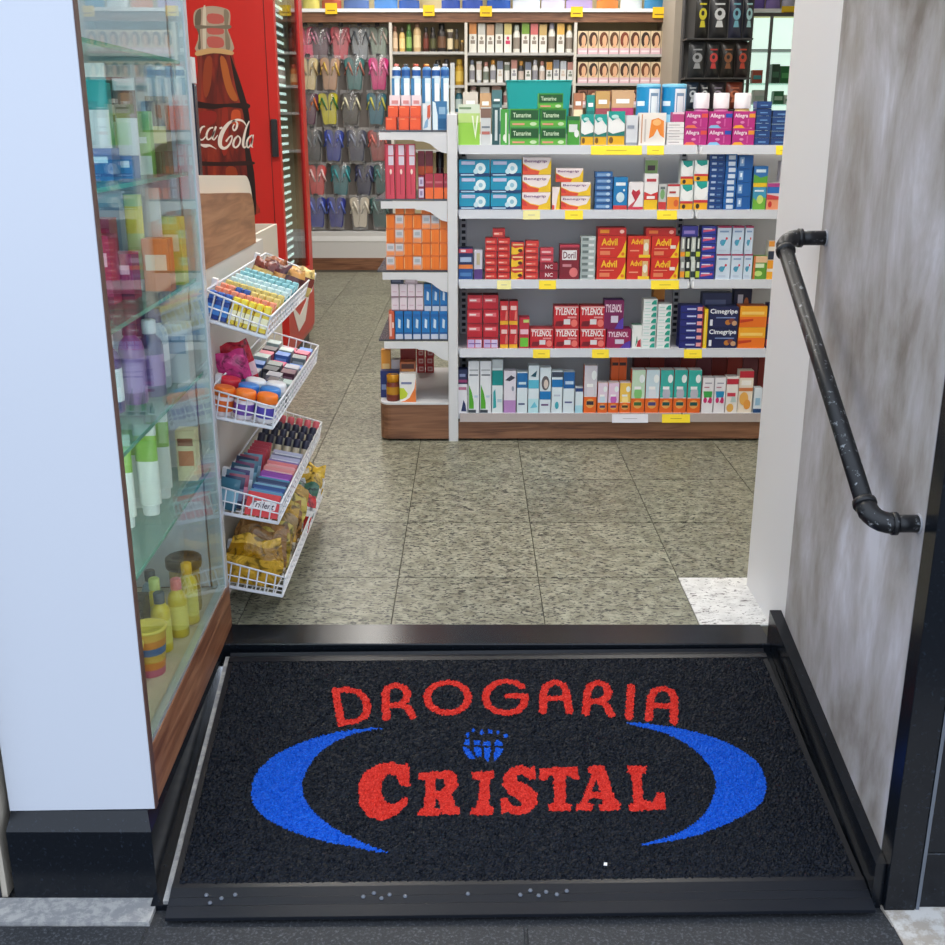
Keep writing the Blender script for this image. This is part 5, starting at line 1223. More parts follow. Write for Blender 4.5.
bw = [(516.8, 527.6, 372, [bar(0, .62, 1, .98, (24, 110, 176)), bar(.15, .7, .85, .76, (200, 226, 240)), bar(.15, .2, .75, .24, (60, 80, 130))], 'blue topped white carton, first of the blue run'),
      (528.2, 539, 365.5, [bar(0, .52, 1, .70, (90, 190, 220)), ('p', [(.2, .78), (.8, .9), (.7, .76)], (30, 90, 110)), bar(0, 0, 1, .3, (190, 230, 240)), ('p', [(.2, .1), (.9, .12), (.6, .24)], (110, 200, 226))], 'white and aqua carton, second of the blue run'),
      (539.6, 551, 367.5, [('e', .5, .66, .36, .16, (96, 90, 96)), ('e', .55, .64, .2, .1, (220, 206, 196)), bar(0, .30, 1, .48, (20, 120, 190)), bar(.15, .16, .8, .2, (110, 80, 130))], 'white carton with round picture, third of the blue run'),
      (551.6, 562.6, 371, [bar(0, .62, 1, .8, (20, 120, 190)), bar(0, .86, 1, .98, (60, 70, 90)), ('e', .5, .18, .18, .09, (60, 170, 190)), bar(.2, .4, .8, .44, (190, 200, 220))], 'white carton with blue waist, fourth of the blue run'),
      (563.2, 574.6, 372, [bar(0, .60, 1, 1, (22, 96, 166)), bar(.15, .7, .9, .78, (190, 216, 240)), bar(.15, .24, .8, .28, (90, 100, 150))], 'white carton with deep blue top, fifth of the blue run'),
      (575.2, 583, 388, [bar(0, .86, 1, 1, (30, 60, 120)), bar(0, 0, 1, .3, (170, 220, 236))], 'short pale aqua carton ending the blue run')]
for u0, u1, vt, prn, nm in bw: S(4, u0, u1, vt, 1, .05, (222, 236, 244), prn, nm)
def orb(c1, c2, oval): return [bar(0, .36, 1, 1, c1), ('e', .5, .45, .3, .16, c2), bar(0, 0, 1, .34, (236, 104, 30)), ('e', .5, .2, .34, .1, (236, 170, 90)), bar(.22, .17, .78, .25, oval)]
lst = [(584, 597, 365.5, (214, 210, 220), (226, 220, 230), (50, 40, 60), 'pale grey'), (597.6, 607.6, 383, (232, 214, 232), (206, 226, 240), (60, 70, 120), 'pinkish white'), (608.2, 619, 383, (236, 206, 230), (200, 100, 190), (110, 50, 130), 'lilac'), (619.6, 630.8, 383, (244, 200, 90), (250, 226, 150), (60, 50, 30), 'yellow'),
       (631.4, 645, 370, (200, 226, 200), (130, 200, 120), (60, 110, 60), 'pale green'), (645.6, 659.4, 370, (206, 226, 236), (226, 230, 240), (70, 70, 130), 'pale blue'), (660, 673.2, 370, (60, 180, 170), (190, 190, 206), (20, 80, 80), 'first teal'), (673.8, 687, 370, (50, 176, 166), (186, 186, 200), (20, 80, 80), 'second teal'), (687.6, 701, 370, (56, 180, 170), (190, 190, 204), (20, 80, 80), 'third teal')]
for u0, u1, vt, c1, c2, ov, nm in lst:
    S(4, u0, u1, vt, 1, .05, (230, 232, 234), orb(c1, c2, ov) + [bar(.2, .55, .7, .62, (250, 250, 250)), ('e', .75, .8, .2, .1, (240, 246, 246))], nm + ' carton with orange foot and dark oval', side=(226, 90, 30))
S(4, 613, 629, 360, 1, .05, (232, 100, 34), [bar(.05, .82, .45, .88, (60, 30, 30)), bar(.52, .82, .95, .88, (60, 30, 30)), bar(.48, 0, .52, 1, (190, 70, 20))], 'orange carton behind the lilac and yellow ones', dy=.08)
for k, (u0, u1, c1, c2) in enumerate(((702, 713.6, (60, 170, 80), (206, 40, 110)), (714.2, 725.4, (30, 140, 190), (206, 40, 110)))):
    S(4, u0, u1, 378, 1, .05, (238, 236, 240), [('p', [(.1, .62), (.9, .62), (.85, .4), (.55, .45), (.2, .42)], c1), ('e', .3, .36, .16, .08, c2), ('e', .75, .36, .16, .09, c2), ('p', [(.5, .3), (.9, .28), (.7, .45)], c2), bar(.2, .84, .8, .87, (150, 150, 170)), bar(.15, .72, .6, .75, (180, 110, 130))], ['white carton with green and magenta shapes', 'white carton with blue and magenta shapes'][k])
S(4, 726, 738, 377, 1, .05, (236, 230, 226), [bar(0, .8, 1, .95, (190, 40, 60)), bar(.1, .46, .8, .56, (206, 60, 80)), ('e', .4, .14, .3, .12, (236, 180, 90)), ('p', [(.4, .3), (.9, .3), (.8, .46), (.5, .45)], (190, 210, 206))], 'white carton with crimson top stripe')
S(4, 738.6, 753, 371, 1, .05, (240, 228, 210), [bar(0, .84, 1, 1, (196, 40, 60)), bar(0, .52, 1, .60, (206, 120, 70)), ('e', .4, .34, .32, .16, (240, 180, 90)), ('e', .65, .2, .25, .12, (236, 160, 70)), bar(.15, .66, .85, .78, (250, 246, 240))], 'cream carton with orange fruit')
S(4, 753.6, 762, 388, 1, .04, (220, 230, 238), [bar(0, 0, 1, .16, (30, 70, 120)), bar(.2, .3, .8, .6, (150, 190, 216))], 'slim pale blue carton at the right')
x0, x1 = mX(634, 365, 4.56), mX(775, 365, 4.56)
for k in range(9):
    a = x0 + (x1 - x0) * k / 9
    put(carton_mesh((x1 - x0) / 9 - .003, .235, .05, [(120, 40, 36), (150, 50, 40), (110, 50, 60), (140, 44, 40), (120, 60, 70)][k % 5], [bar(0, .82, 1, .95, [(200, 190, 190), (206, 120, 60), (150, 160, 180)][k % 3])]),
        'medicine_carton', 'brick red carton, %s of the rear row on lowest gondola shelf' % ORD[k], 'carton', a + (x1 - x0) / 18, 4.60, SZ[4] + .0003, 'rear row of red cartons')

# ================================================================== END DISPLAY (left head of the gondola)
EX0, EX1 = -0.375, -0.0925
EZ = (1.233, 0.977, 0.702, 0.425)
hd = thing('end_display', 'white end display with curved brackets and walnut base at the gondola head', 'shelving', (-0.23, 4.7, 0))
hdi = Matrix.Translation((0.23, -4.7, 0))
def hpart(name, mb, label=None, parent=None): return part(name, mb, parent or hd, hdi, label)
bp_ = [(EX1, GY), (EX1, 5.05)] + [(EX0 + .04 - .04 * math.sin(math.radians(a)), 5.01 + .04 * math.cos(math.radians(a))) for a in range(0, 91, 30)] + [(EX0 + .045 - .045 * math.cos(math.radians(a)), GY + .045 - .045 * math.sin(math.radians(a))) for a in range(0, 91, 18)]
hpart('base', MB().prism(bp_, 'z', .010, .155, WOOD_X), 'walnut base with rounded corner')
bp2 = [(EX1 + (x - EX1) * .999, GY + (y - GY) * .999 - .001) for x, y in bp_]
hpart('base_top', MB().prism(bp2, 'z', .1552, .163, SHELF_WHITE))
hpart('foot', MB().box(EX0 + .04, GY + .04, 0, EX1, 5.0, .0095, DARK))
for z in EZ:
    s_ = hpart('glass_shelf', MB().box(EX0 + .002, GY + .010, z - .007, EX1 - .0005, 5.03, z, M((70, 74, 80), .15)), 'dark edged shelf')
    L_ = EX1 - (EX0 + .024)
    prof = [(EX0 + .024, z - .0085), (EX1 - .0005, z - .0085), (EX1 - .0005, z - .086), (EX1 - .022, z - .081), (EX1 - .045, z - .066), (EX1 - .065, z - .050), (EX1 - .09, z - .042), (EX1 - .120, z - .0405), (EX1 - .126, z - .036), (EX0 + .024, z - .036)]
    for y in (GY, 5.0):
        br = hpart('bracket', MB().prism(prof, 'y', y, y + .008, SHELF_WHITE), 'white curved bracket')
        if y == GY: hpart('screw', MB().lathe([(.004, 0), (.003, .002)], STEEL, 6).mesh('screw'), None, br).location = (EX1 - .02 + .23, GY - .0005 - 4.7, z - .055)
YE = GY + .014
WE = ['top end-display shelf', 'second end-display shelf', 'third end-display shelf', 'fourth end-display shelf', 'foot of end display']
def H(i, u0, u1, vt, n, d, base, prints, desc, z_from=None, Y=None, top=None, side=None, vb=None):
    z0 = (EZ[i] if i < 4 else .1632) + .0003
    return stack(i, z0, Y or YE, u0, u1, vt, n, d, base, prints, desc, WE[i], top, side, z_from, vb or (vt + (130, 199, 270, 340, 403)[i]) / 2)
orc = [bar(.08, .1, .92, .9, (236, 92, 48)), bar(.08, .82, .6, .9, (246, 150, 110))]
H(0, 385.5, 396.5, 117, 1, .06, (226, 78, 40), orc, 'first orange red carton of the lower row')
zt = H(0, 398.5, 409, 117, 1, .06, (226, 78, 40), orc, 'second orange red carton of the lower row')
H(0, 409.6, 421, 117, 1, .06, (226, 78, 40), orc, 'third orange red carton of the lower row')
for k, (a, b) in enumerate(((388, 398.4), (399, 409.6), (410.2, 421))):
    H(0, a, b, 105.5, 1, .06, (230, 84, 46), orc, '%s orange red carton of the upper row' % ORD[k], z_from=zt)
H(0, 422.4, 431, 103, 1, .04, (224, 230, 236), [('p', [(.5, .3), (.95, .5), (.95, .95), (.6, .9)], (206, 90, 60)), ('p', [(.1, .05), (.6, .1), (.7, .5), (.3, .3)], (130, 170, 206)), bar(.1, .8, .4, .95, (240, 240, 244))], 'white carton with orange flame')
H(0, 432.5, 447, 101, 1, .05, (60, 120, 170), [('p', [(0, 0), (.35, 0), (.35, .5), (.2, .95), (0, 1)], (220, 236, 244)), bar(.4, .05, .95, .4, (20, 90, 140)), bar(.45, .55, .9, .8, (140, 180, 210))], 'blue and silver carton beside the post')
for k, (a, b) in enumerate(((389.5, 400.6), (401.2, 411), (411.6, 421.4))):
    H(0, a, b, 95, 1, .05, (226, 220, 226), [bar(.2, .75, .8, .85, (206, 150, 150)), bar(0, .6, 1, .62, (200, 200, 210))], '%s pale lilac carton behind the orange ones' % ORD[k], Y=YE + .08)
for k, (a, b) in enumerate(((392, 400), (401, 410), (411, 421), (422, 431), (431.6, 440), (440.6, 449))):
    zt = H(0, a, b, 78, 1, .05, (216, 234, 244), [bar(0, .0, .35, 1, (50, 120, 170)), bar(.4, .55, .9, .9, (244, 250, 252)), bar(.45, .2, .85, .4, (150, 200, 220))], '%s tall white and blue carton of the rear row' % ORD[k], Y=YE + .15)
    bt_ = bottle_parts(.017, mZ(63.5, YE + .15) - zt - .001, (220, 234, 242) if k % 2 == 0 else (90, 140, 190), [(206, 120, 110), (60, 70, 80), (190, 90, 70), (226, 150, 80), (60, 80, 100), (190, 190, 196)][k], (40, 90, 160))
    bottle(bt_, 'small_bottle', '%s small bottle standing on the rear white and blue cartons' % ORD[k], 'bottle', mX((a + b) / 2, 70, YE + .15), YE + .175, zt + .0005)
# second
for k, (a, b) in enumerate(((385, 394.4), (395, 405), (405.6, 415.4))):
    H(1, a, b, 144, 1, .05, (206, 70, 90), [bar(.38, .80, .95, .98, (214, 200, 216)), bar(.38, .62, .95, .78, (214, 206, 220)), bar(.5, .08, .56, .5, (150, 20, 40)), ('e', .62, .5, .12, .05, (244, 220, 210)), bar(0, 0, .12, .96, (180, 40, 60))], '%s tall rose red carton with white labels' % ORD[k])
H(1, 418, 424.4, 176, 2, .05, (150, 50, 80), [bar(.1, .1, .9, .9, (206, 196, 220)), bar(.3, .3, .7, .7, (150, 130, 170))], 'small purple carton with pale label')
rr2 = [bar(0, 0, 1, .45, (240, 110, 50)), bar(.1, .62, .9, .7, (200, 110, 120))]
for k, (a, b) in enumerate(((425, 433.4), (434, 443.4), (443.9, 447.8))):
    H(1, a, b, 173.5, 1, .05, (170, 44, 66), rr2, '%s wine carton with orange lower half' % ORD[k])
for k, (a, b) in enumerate(((418, 424.8), (425.4, 433))):
    H(1, a, b, 151, 1, .05, (160, 44, 60), [bar(0, .50, 1, .68, (236, 100, 44)), bar(0, .7, 1, .95, (140, 50, 60))], '%s tall wine carton behind with orange band' % ['left', 'right'][k], Y=YE + .07)
bottle(bottle_parts(.017, .175, (60, 30, 40), (24, 24, 28), (190, 150, 160), .35, .8), 'small_bottle', 'dark bottle with black cap on second end-display shelf', 'bottle', mX(440, 165, YE + .09), YE + .09, EZ[1])
# third: orange blocks
zr = [EZ[2] + .0003] + [mZ(v, YE) for v in (256, 243, 229, 214.5)]
oa = [bar(.1, .08, .85, .92, (238, 122, 26)), bar(0, .1, .08, .9, (250, 190, 130)), bar(.4, .1, .44, .9, (226, 110, 20))]
ob = [bar(.05, .40, .95, .95, (206, 206, 212)), bar(.2, .55, .8, .8, (170, 176, 184)), bar(.1, .06, .9, .3, (240, 150, 90))]
white_at = {(0, 0), (0, 3), (1, 0), (1, 1), (2, 1), (2, 3), (3, 1), (3, 4), (3, 5)}
me_o = {}
pitch = 8.95; ua = 386.2
for r in range(4):
    for c in range(7):
        a, b = ua + c * pitch, min(ua + (c + 1) * pitch - .4, 447.6)
        v = (262, 249, 236, 222)[r]
        x0, x1 = mX(a, v, YE), mX(b, v, YE)
        wht = (r, c) in white_at
        me = carton_mesh(x1 - x0, zr[r + 1] - zr[r] - .0012, .06, (232, 116, 40) if not wht else (236, 170, 140), ob if wht else oa, (240, 140, 60))
        put(me, 'medicine_carton', '%s carton, %s in the %s row of the orange block on end display' % ('orange and grey' if wht else 'plain orange', ORD[c], ['bottom', 'third', 'second', 'top'][r]), 'carton', (x0 + x1) / 2, YE + .03 + random.uniform(0, .003), zr[r] + .0003, 'orange carton block on the end display')
for k, (a, b) in enumerate(((395.5, 404.6), (405.2, 415), (421, 432))):
    H(2, a, b, 205.5, 1, .04, (232, 120, 40), oa, 'loose orange carton, %s on top of the orange block' % ORD[k], z_from=zr[4] + .0006)
# fourth
bl = [bar(.05, .0, .95, .18, (196, 206, 226)), bar(.05, .2, .95, .24, (30, 80, 150)), ('p', [(.35, .42), (.65, .38), (.7, .68), (.4, .74)], (206, 226, 244)), bar(.05, .8, .95, .9, (30, 100, 176))]
for c in range(6):
    a, b = 395 + c * 8.85, 395 + (c + 1) * 8.85 - .5
    zt = H(3, a, min(b, 447.6), 311, 1, .06, (26, 118, 190), bl, '%s blue carton of the bottom row' % ORD[c])
for k in range(3):
    H(3, 424 + k * 8, 431.6 + k * 8, 284, 1, .06, (26, 118, 190), bl, '%s blue carton of the upper row' % ORD[k], z_from=zt)
for k in range(4):
    a = 391.5 + k * 8.1
    H(3, a, a + 7.7, 284, 2, .05, (226, 212, 222), [bar(0, 0, 1, .1, (140, 100, 120)), bar(.2, .4, .8, .46, (206, 170, 190))], 'pale pink carton in column %s' % ['one', 'two', 'three', 'four'][k], z_from=zt)
H(3, 388.8, 394.6, 311, 1, .05, (206, 90, 60), [bar(.1, .1, .5, .9, (230, 190, 180)), bar(.6, .4, .9, .6, (240, 220, 210))], 'narrow orange carton at the shelf tip')
H(3, 391, 404, 277.5, 1, .05, (60, 66, 90), [bar(.1, .3, .8, .6, (110, 116, 140))], 'slate carton under the bracket', z_from=mZ(284, YE) + .0006)
H(3, 405, 418, 277.5, 1, .05, (200, 180, 190), [bar(.1, .3, .8, .6, (230, 216, 224))], 'dusty pink carton under the bracket', z_from=mZ(284, YE) + .0006)
# foot
t = thing('vitamin_bottle', 'golden foil bottle at the foot of end display', 'bottle', (mX(391.5, 390, YE) + .004, YE + .034, .1633))
obj('body', MB().lathe([(.026, 0), (.028, .006), (.028, .06), (.026, .072), (.025, .078)], M((120, 50, 36), .3), 14), t)
obj('label_band', MB().lathe([(.0283, .028), (.0283, .060)], M((206, 150, 50), .25, .4), 14), t)
obj('cap', MB().lathe([(.024, .0785), (.026, .081), (.026, .106), (.023, .110)], M((216, 150, 40), .25, .5), 14), t)
H(4, 399.5, 416, 374, 1, .05, (238, 238, 236), [('p', [(0, 0), (1, 0), (1, .9), (.9, .5), (.6, .15), (.3, .04)], (236, 130, 60)), ('p', [(0, .1), (.35, .1), (.5, .3), (.25, .5), (0, .5)], (196, 214, 60)), bar(.1, .64, .75, .72, (120, 130, 170)), ('p', [(.0, .02), (.3, .04), (.6, .15), (.92, .5), (1, .85), (1, .95), (.85, .55), (.5, .2), (.1, .08)], (250, 244, 240))], 'white carton with green and orange swirls')
H(4, 380.5, 399, 371, 1, .04, (40, 56, 120), [bar(.05, .3, .3, .5, (130, 150, 200))], 'blue carton standing behind the golden bottle', Y=YE + .075)
H(4, 400, 416, 362, 1, .05, (190, 110, 70), [bar(.1, .82, .9, .95, (90, 50, 40)), bar(.1, .7, .9, .8, (240, 170, 100))], 'copper carton behind the swirly one', Y=YE + .075)
H(4, 391.5, 400.5, 359.5, 1, .04, (216, 210, 214), [bar(0, 0, 1, .1, (206, 60, 60)), bar(.2, .4, .8, .6, (230, 226, 230))], 'white carton in the second row', Y=YE + .13)
H(4, 381.5, 391, 350, 1, .04, (236, 160, 60), [bar(.1, .5, .9, .7, (250, 210, 140)), bar(0, 0, 1, .4, (220, 120, 40))], 'tall amber carton at the outer corner', Y=YE + .13)
H(4, 400.5, 416, 345, 1, .05, (150, 46, 36), [bar(0, .9, 1, 1, (180, 80, 60)), bar(.2, .6, .8, .7, (200, 110, 90))], 'tall brick red carton at the back', Y=YE + .19)
for k, (a, b) in enumerate(((417, 425), (425.6, 434))):
    H(4, a, b, 349, 3, .05, (190, 40, 44), [bar(.25, .2, .85, .8, (236, 196, 196)), bar(.35, .35, .75, .65, (206, 120, 120))], 'red carton with pink square, %s column' % ['left', 'right'][k], Y=4.93)
gpart('sign_post', MB().box(-0.078, GY + .03, 1.2925, -0.062, GY + .036, 1.475, M((206, 208, 206), .4)))

# ================================================================== REAR WALL: slipper board and shelving
RY = 10.0
rw = thing('wall_shelving', 'long rear wall shelving with walnut header and white top shelf', 'shelving', (0.1, 10.15, 0))
rwi = Matrix.Translation((-0.1, -10.15, 0))
def rpart(name, mb, label=None, parent=None): return part(name, mb, parent or rw, rwi, label)
def rx(u, v=60): return mX(u, v, RY)
XL, XR, XRR = rx(300, 10) - .15, rx(672, 10), rx(830, 10)
zt8 = mZ(8.5, RY)
rpart('header_board', MB().box(XL, RY + .02, mZ(22, RY), XR, RY + .045, mZ(12.2, RY), WOOD_X), 'walnut header board')
rpart('top_shelf', MB().box(XL, RY, mZ(12, RY), XRR, 10.34, zt8, WHITE))
rpart('back_panel', MB().box(XL, 10.325, .10, XR, 10.345, mZ(12.5, RY), M((190, 176, 140), .6)))
rpart('plinth', MB().box(XL, RY - .01, .0, XR, 10.32, .106, WOOD_X))
rpart('bottom_shelf', MB().box(XL, RY, .1065, XR, 10.32, .335, M((206, 206, 206), .5)).box(XL, RY - .004, .255, XR, RY - .0005, .30, WHITE))
PEG = rpart('peg_board', MB().box(XL, 10.17, .3355, rx(389), 10.19, mZ(31, RY), M((104, 98, 94), .6)), 'grey slipper board')
for u in (391, 466, 575, 671):
    rpart('upright', MB().box(rx(u) - .012, RY + .002, .3355, rx(u) + .012, 10.32, mZ(22.5, RY), M((214, 210, 200), .5)))
SHV = {'A': (391, 466, (51.5, 85, 112, 150)), 'B': (466, 575, (52.5, 82.5, 105, 140)), 'C': (575, 671, (54, 83, 105, 140))}
for kbay, (u0, u1, vs_) in SHV.items():
    for v in vs_:
        z = mZ(v, RY)
        rpart('shelf_board', MB().box(rx(u0) + .0125, RY + .004, z - .022, rx(u1) - .0125, 10.32, z, M((186, 186, 184), .4)))
def tickr(u0, u1, v0, v1, k, Y=RY - .003):
    o = obj('price_card', MB().box(mX(u0, v0, Y), Y, mZ(v1, Y), mX(u1, v0, Y), Y + .002, mZ(v0, Y), M((240, 200, 24), .5)).box(mX(u0 + 2, v0, Y), Y - .0008, mZ(v1 - 3, Y), mX(u1 - 2, v0, Y), Y, mZ(v1 - 4.2, Y), M((150, 110, 20), .5)))
    tag(o, '%s yellow price card from the left on the rear header' % ORD[k], 'price card', 'yellow cards on the rear header')
for k, (a, b, c, d) in enumerate(((325, 337, 3, 14), (423, 434.5, 5, 16), (480, 492, 6, 16.5), (571, 583, 6.5, 17), (653, 667, 7, 18), (782, 796, 6, 16))): tickr(a, b, c, d, k)

# packs along the top shelf
packs = [(301, 318, (70, 130, 70), (230, 220, 120), 'green'), (320, 340, (214, 200, 170), (190, 90, 70), 'sand'), (342, 368, (200, 206, 214), (90, 120, 180), 'grey blue'), (373, 397, (40, 80, 170), (90, 150, 220), 'royal blue'), (398, 419, (236, 200, 50), (60, 100, 180), 'yellow and blue'), (441, 460, (226, 230, 240), (60, 90, 180), 'white and cobalt, left'), (462, 483, (226, 230, 240), (60, 90, 180), 'white and cobalt, right'), (487, 511, (220, 228, 240), (40, 90, 180), 'pale blue and navy'), (513, 541, (90, 130, 200), (230, 236, 244), 'mid blue'), (542, 566, (110, 90, 170), (226, 220, 240), 'lilac'), (567, 594, (70, 50, 140), (190, 170, 220), 'deep purple'), (598, 620, (60, 90, 160), (236, 140, 60), 'blue with orange band'), (622, 644, (150, 190, 214), (236, 244, 246), 'ice blue'), (646, 670, (190, 220, 226), (60, 140, 190), 'pale aqua'), (752, 768, (46, 40, 100), (130, 110, 190), 'dark indigo'), (769, 784, (60, 50, 120), (160, 140, 206), 'indigo with violet band'), (785, 800, (40, 44, 110), (206, 206, 226), 'navy violet')]
for u0, u1, c, b, nm in packs:
    w_ = rx(u1, 5) - rx(u0, 5)
    o = obj('nappy_pack', pillow_mesh(w_ * .98, .30, .16, c, (.05, .22, b), 8, 8, crimp=False), loc=((rx(u0, 5) + rx(u1, 5)) / 2, RY + .12, zt8 + .0005))
    tag(o, nm + ' plastic pack on the rear top shelf', 'pack', 'packs on the rear top shelf')

# slippers
def slipper_pair(sole, strap, edge):
    def outline(sx, tilt, k=1.0):
        pts = []
        prof = [(.030, -.245), (.038, -.225), (.036, -.17), (.034, -.12), (.041, -.06), (.043, -.02), (.036, .004), (.016, .016)]
        P = [(x * k, z) for x, z in prof] + [(-x * k, z) for x, z in prof[::-1]]
        for x, z in P:
            c, s_ = math.cos(tilt), math.sin(tilt)
            pts.append((sx + x * c - z * s_, x * s_ + z * c))
        return pts
    out = []
    for sg in (-1, 1):
        t = sg * -.13
        m1 = MB().prism(outline(sg * .050, t), 'y', -.010 - (.004 if sg > 0 else 0), .010, M(edge, .5))
        m1.add([(x, -.0106 - (.004 if sg > 0 else 0), z) for x, z in outline(sg * .050, t, .86)], [tuple(range(16))], M(sole, .55))
        yy = -.018
        s2 = MB()
        cx = sg * .050
        s2.tube([(cx, yy + .006, -.022), (cx - .018, yy - .016, -.07), (cx - .034, yy + .006, -.125)], .0085, M(strap, .4), 6)
        s2.tube([(cx, yy + .006, -.022), (cx + .018, yy - .016, -.07), (cx + .034, yy + .006, -.125)], .0085, M(strap, .4), 6)
        out.append((m1.mesh('sole'), s2.mesh('strap')))
    return out
BAGM = MB()
vsb = []
for sgn in (-1, 1):
    vs_ = []
    for j in range(9):
        for i in range(7):
            a, b = i / 6, j / 8
            wdt = .092 * (1 - .28 * (1 - b))
            vs_.append(((a - .5) * 2 * wdt, sgn * .034 * (math.sin(math.pi * a) ** .5) * (math.sin(math.pi * min(max(b, .02), .98)) ** .5) + random.uniform(-.003, .003), -.27 + b * .31))
    BAGM.add(vs_, [((j * 7 + i), (j * 7 + i + 1), ((j + 1) * 7 + i + 1), ((j + 1) * 7 + i)) for j in range(8) for i in range(6)], FILM, True)
BAG = BAGM.mesh('plastic_bag')
HOOK = MB().tube([(0, .02, .045), (0, -.03, .045), (0, -.034, .052)], .004, STEEL, 5).box(-.02, -.012, .018, .02, -.009, .050, M((60, 60, 64), .5)).mesh('hook')
pairs = [
 [(306, 'hot pink', (226, 60, 110), (240, 150, 180)), (321, 'dark mauve', (96, 66, 80), (190, 150, 170)), (341, 'rose red', (196, 76, 90), (220, 130, 140)), (360, 'silver grey', (140, 146, 150), (90, 96, 104)), (378, 'sage grey', (150, 166, 150), (206, 190, 180))],
 [(309, 'cream', (214, 196, 150), (180, 156, 110)), (331, 'tan and rose', (190, 150, 120), (206, 170, 80)), (355, 'teal', (50, 110, 110), (176, 110, 96)), (379, 'magenta', (206, 30, 120), (240, 140, 190))],
 [(309, 'plum and orange', (90, 40, 70), (206, 110, 50)), (328, 'yellow and green', (210, 200, 40), (40, 110, 50)), (351, 'black with ivory straps', (60, 56, 50), (226, 220, 190)), (377, 'petrol and yellow', (40, 110, 130), (200, 196, 90))],
 [(313, 'charcoal', (52, 56, 62), (110, 116, 124)), (335, 'bright blue', (40, 60, 150), (90, 110, 200)), (357, 'dark slate', (56, 60, 84), (130, 136, 156)), (378, 'brick red', (150, 60, 60), (220, 120, 110))],
 [(317, 'coral', (214, 84, 84), (240, 206, 206)), (341, 'sea teal', (30, 110, 120), (60, 160, 170)), (365, 'midnight blue', (36, 42, 80), (90, 96, 140)), (383, 'bottle green', (40, 90, 90), (90, 150, 150))],
 [(317, 'cobalt blue', (36, 56, 150), (110, 130, 210)), (337, 'ultramarine', (40, 50, 140), (90, 110, 200)), (360, 'beige', (196, 186, 168), (226, 220, 206)), (380, 'deep teal', (36, 84, 84), (130, 160, 160))]]
rowv = (29, 60, 95, 132, 167, 199)
rown = ['top', 'second', 'third', 'fourth', 'fifth', 'lowest']
for r, row in enumerate(pairs):
    for u, nm, sole, strap in row:
        t = thing('flip_flop_pair', '%s flip-flops in a clear bag, %s row of the slipper board' % (nm, rown[r]), 'flip-flops', (mX(u, rowv[r] + 14, 10.12), 10.13 + .002 * random.random(), mZ(rowv[r], 10.12)), 'flip-flops on the rear board')
        t.rotation_euler = (0, random.uniform(-.06, .06), random.uniform(-.22, .22)); t.location.y -= .03 * (r % 2)
        for ms, mt in slipper_pair(sole, strap, tuple(int(q * .75) for q in sole)):
            s_ = obj('sole', ms, t); obj('strap', mt, s_)
        obj('plastic_bag', BAG, t); obj('hook', HOOK, t)

# toiletries on the rear shelves
def rear(bay, lvl, u0, u1, vt, shape, c1, c2, c3, nm):
    vb = SHV[bay][2][lvl]; Y = RY + .05
    z0 = mZ(vb, RY) + .0005; z1 = mZ(vt, Y); x0, x1 = mX(u0, vb, Y), mX(u1, vb, Y)
    lab = '%s, %s of the %s rear bay' % (nm, ['upper shelf', 'middle shelf', 'lower shelf'][lvl], {'A': 'left', 'B': 'middle', 'C': 'right'}[bay])
    if shape == 'b':
        bottle(bottle_parts((x1 - x0) / 2 * .94, z1 - z0, c1, c2, c3, .2, .6, 10), 'toiletry_bottle', lab, 'bottle', (x0 + x1) / 2, Y + (x1 - x0) / 2, z0)
    elif shape == 't':
        bottle(tube_parts((x1 - x0) * .9, z1 - z0, c1, c2, c3), 'cream_tube', lab, 'tube', (x0 + x1) / 2, Y + .03, z0)
    else:
        put(carton_mesh((x1 - x0) * .96, z1 - z0, .07, c1, [bar(.0, .62, 1, 1, c2), bar(.2, .3, .8, .42, c3), ('e', .5, .5, .18, .06, c3)]), 'toiletry_carton', lab, 'carton', (x0 + x1) / 2, Y + .035, z0)
rowA = [(392.5, 398, 26, 'b', (190, 160, 130), (120, 80, 60), (226, 200, 170), 'first beige bottle with brown cap'), (399, 405.5, 27, 'b', (214, 180, 110), (70, 60, 50), (240, 214, 150), 'cream gold bottle'), (406, 412, 24, 'b', (60, 110, 50), (110, 150, 80), (140, 180, 100), 'green bottle'), (413, 421.5, 21, 'b', (206, 176, 130), (130, 100, 80), (226, 206, 160), 'tall sand bottle'), (423, 429, 27, 'b', (70, 36, 30), (30, 26, 26), (120, 60, 50), 'dark brown bottle'), (430, 436, 27, 'b', (40, 36, 36), (24, 24, 24), (90, 90, 60), 'black bottle with olive label'), (437, 446.5, 23, 'b', (44, 40, 40), (30, 28, 28), (110, 80, 60), 'wide black bottle'), (447, 453.5, 29, 't', (220, 206, 170), (40, 40, 40), (70, 60, 50), 'cream tube with dark cap'), (454.5, 459, 29, 'b', (50, 46, 44), (30, 30, 30), (120, 100, 60), 'slim black bottle'), (460, 464.5, 40, 'b', (90, 70, 40), (190, 150, 70), None, 'short gold capped bottle')]
for q in rowA: rear('A', 0, *q)
for q in [(393, 399, 64, 'b', (150, 160, 170), (50, 60, 70), (90, 130, 170), 'grey bottle'), (402, 408, 65, 'b', (70, 90, 130), (210, 130, 120), (150, 180, 210), 'blue bottle with pink cap'), (412, 419, 64, 'b', (200, 206, 214), (200, 110, 100), (90, 110, 150), 'white bottle with coral cap'), (422, 429, 64, 'b', (206, 120, 60), (180, 80, 50), (230, 190, 140), 'orange bottle'), (434, 442, 60, 'b', (206, 196, 186), (50, 46, 44), (226, 220, 214), 'pale bottle with black cap'), (443, 450, 59, 'b', (40, 40, 46), (40, 40, 50), (120, 120, 130), 'charcoal bottle'), (455, 464, 59, 'b', (190, 150, 40), (206, 170, 60), (220, 190, 90), 'wide golden bottle')]: rear('A', 1, *q)
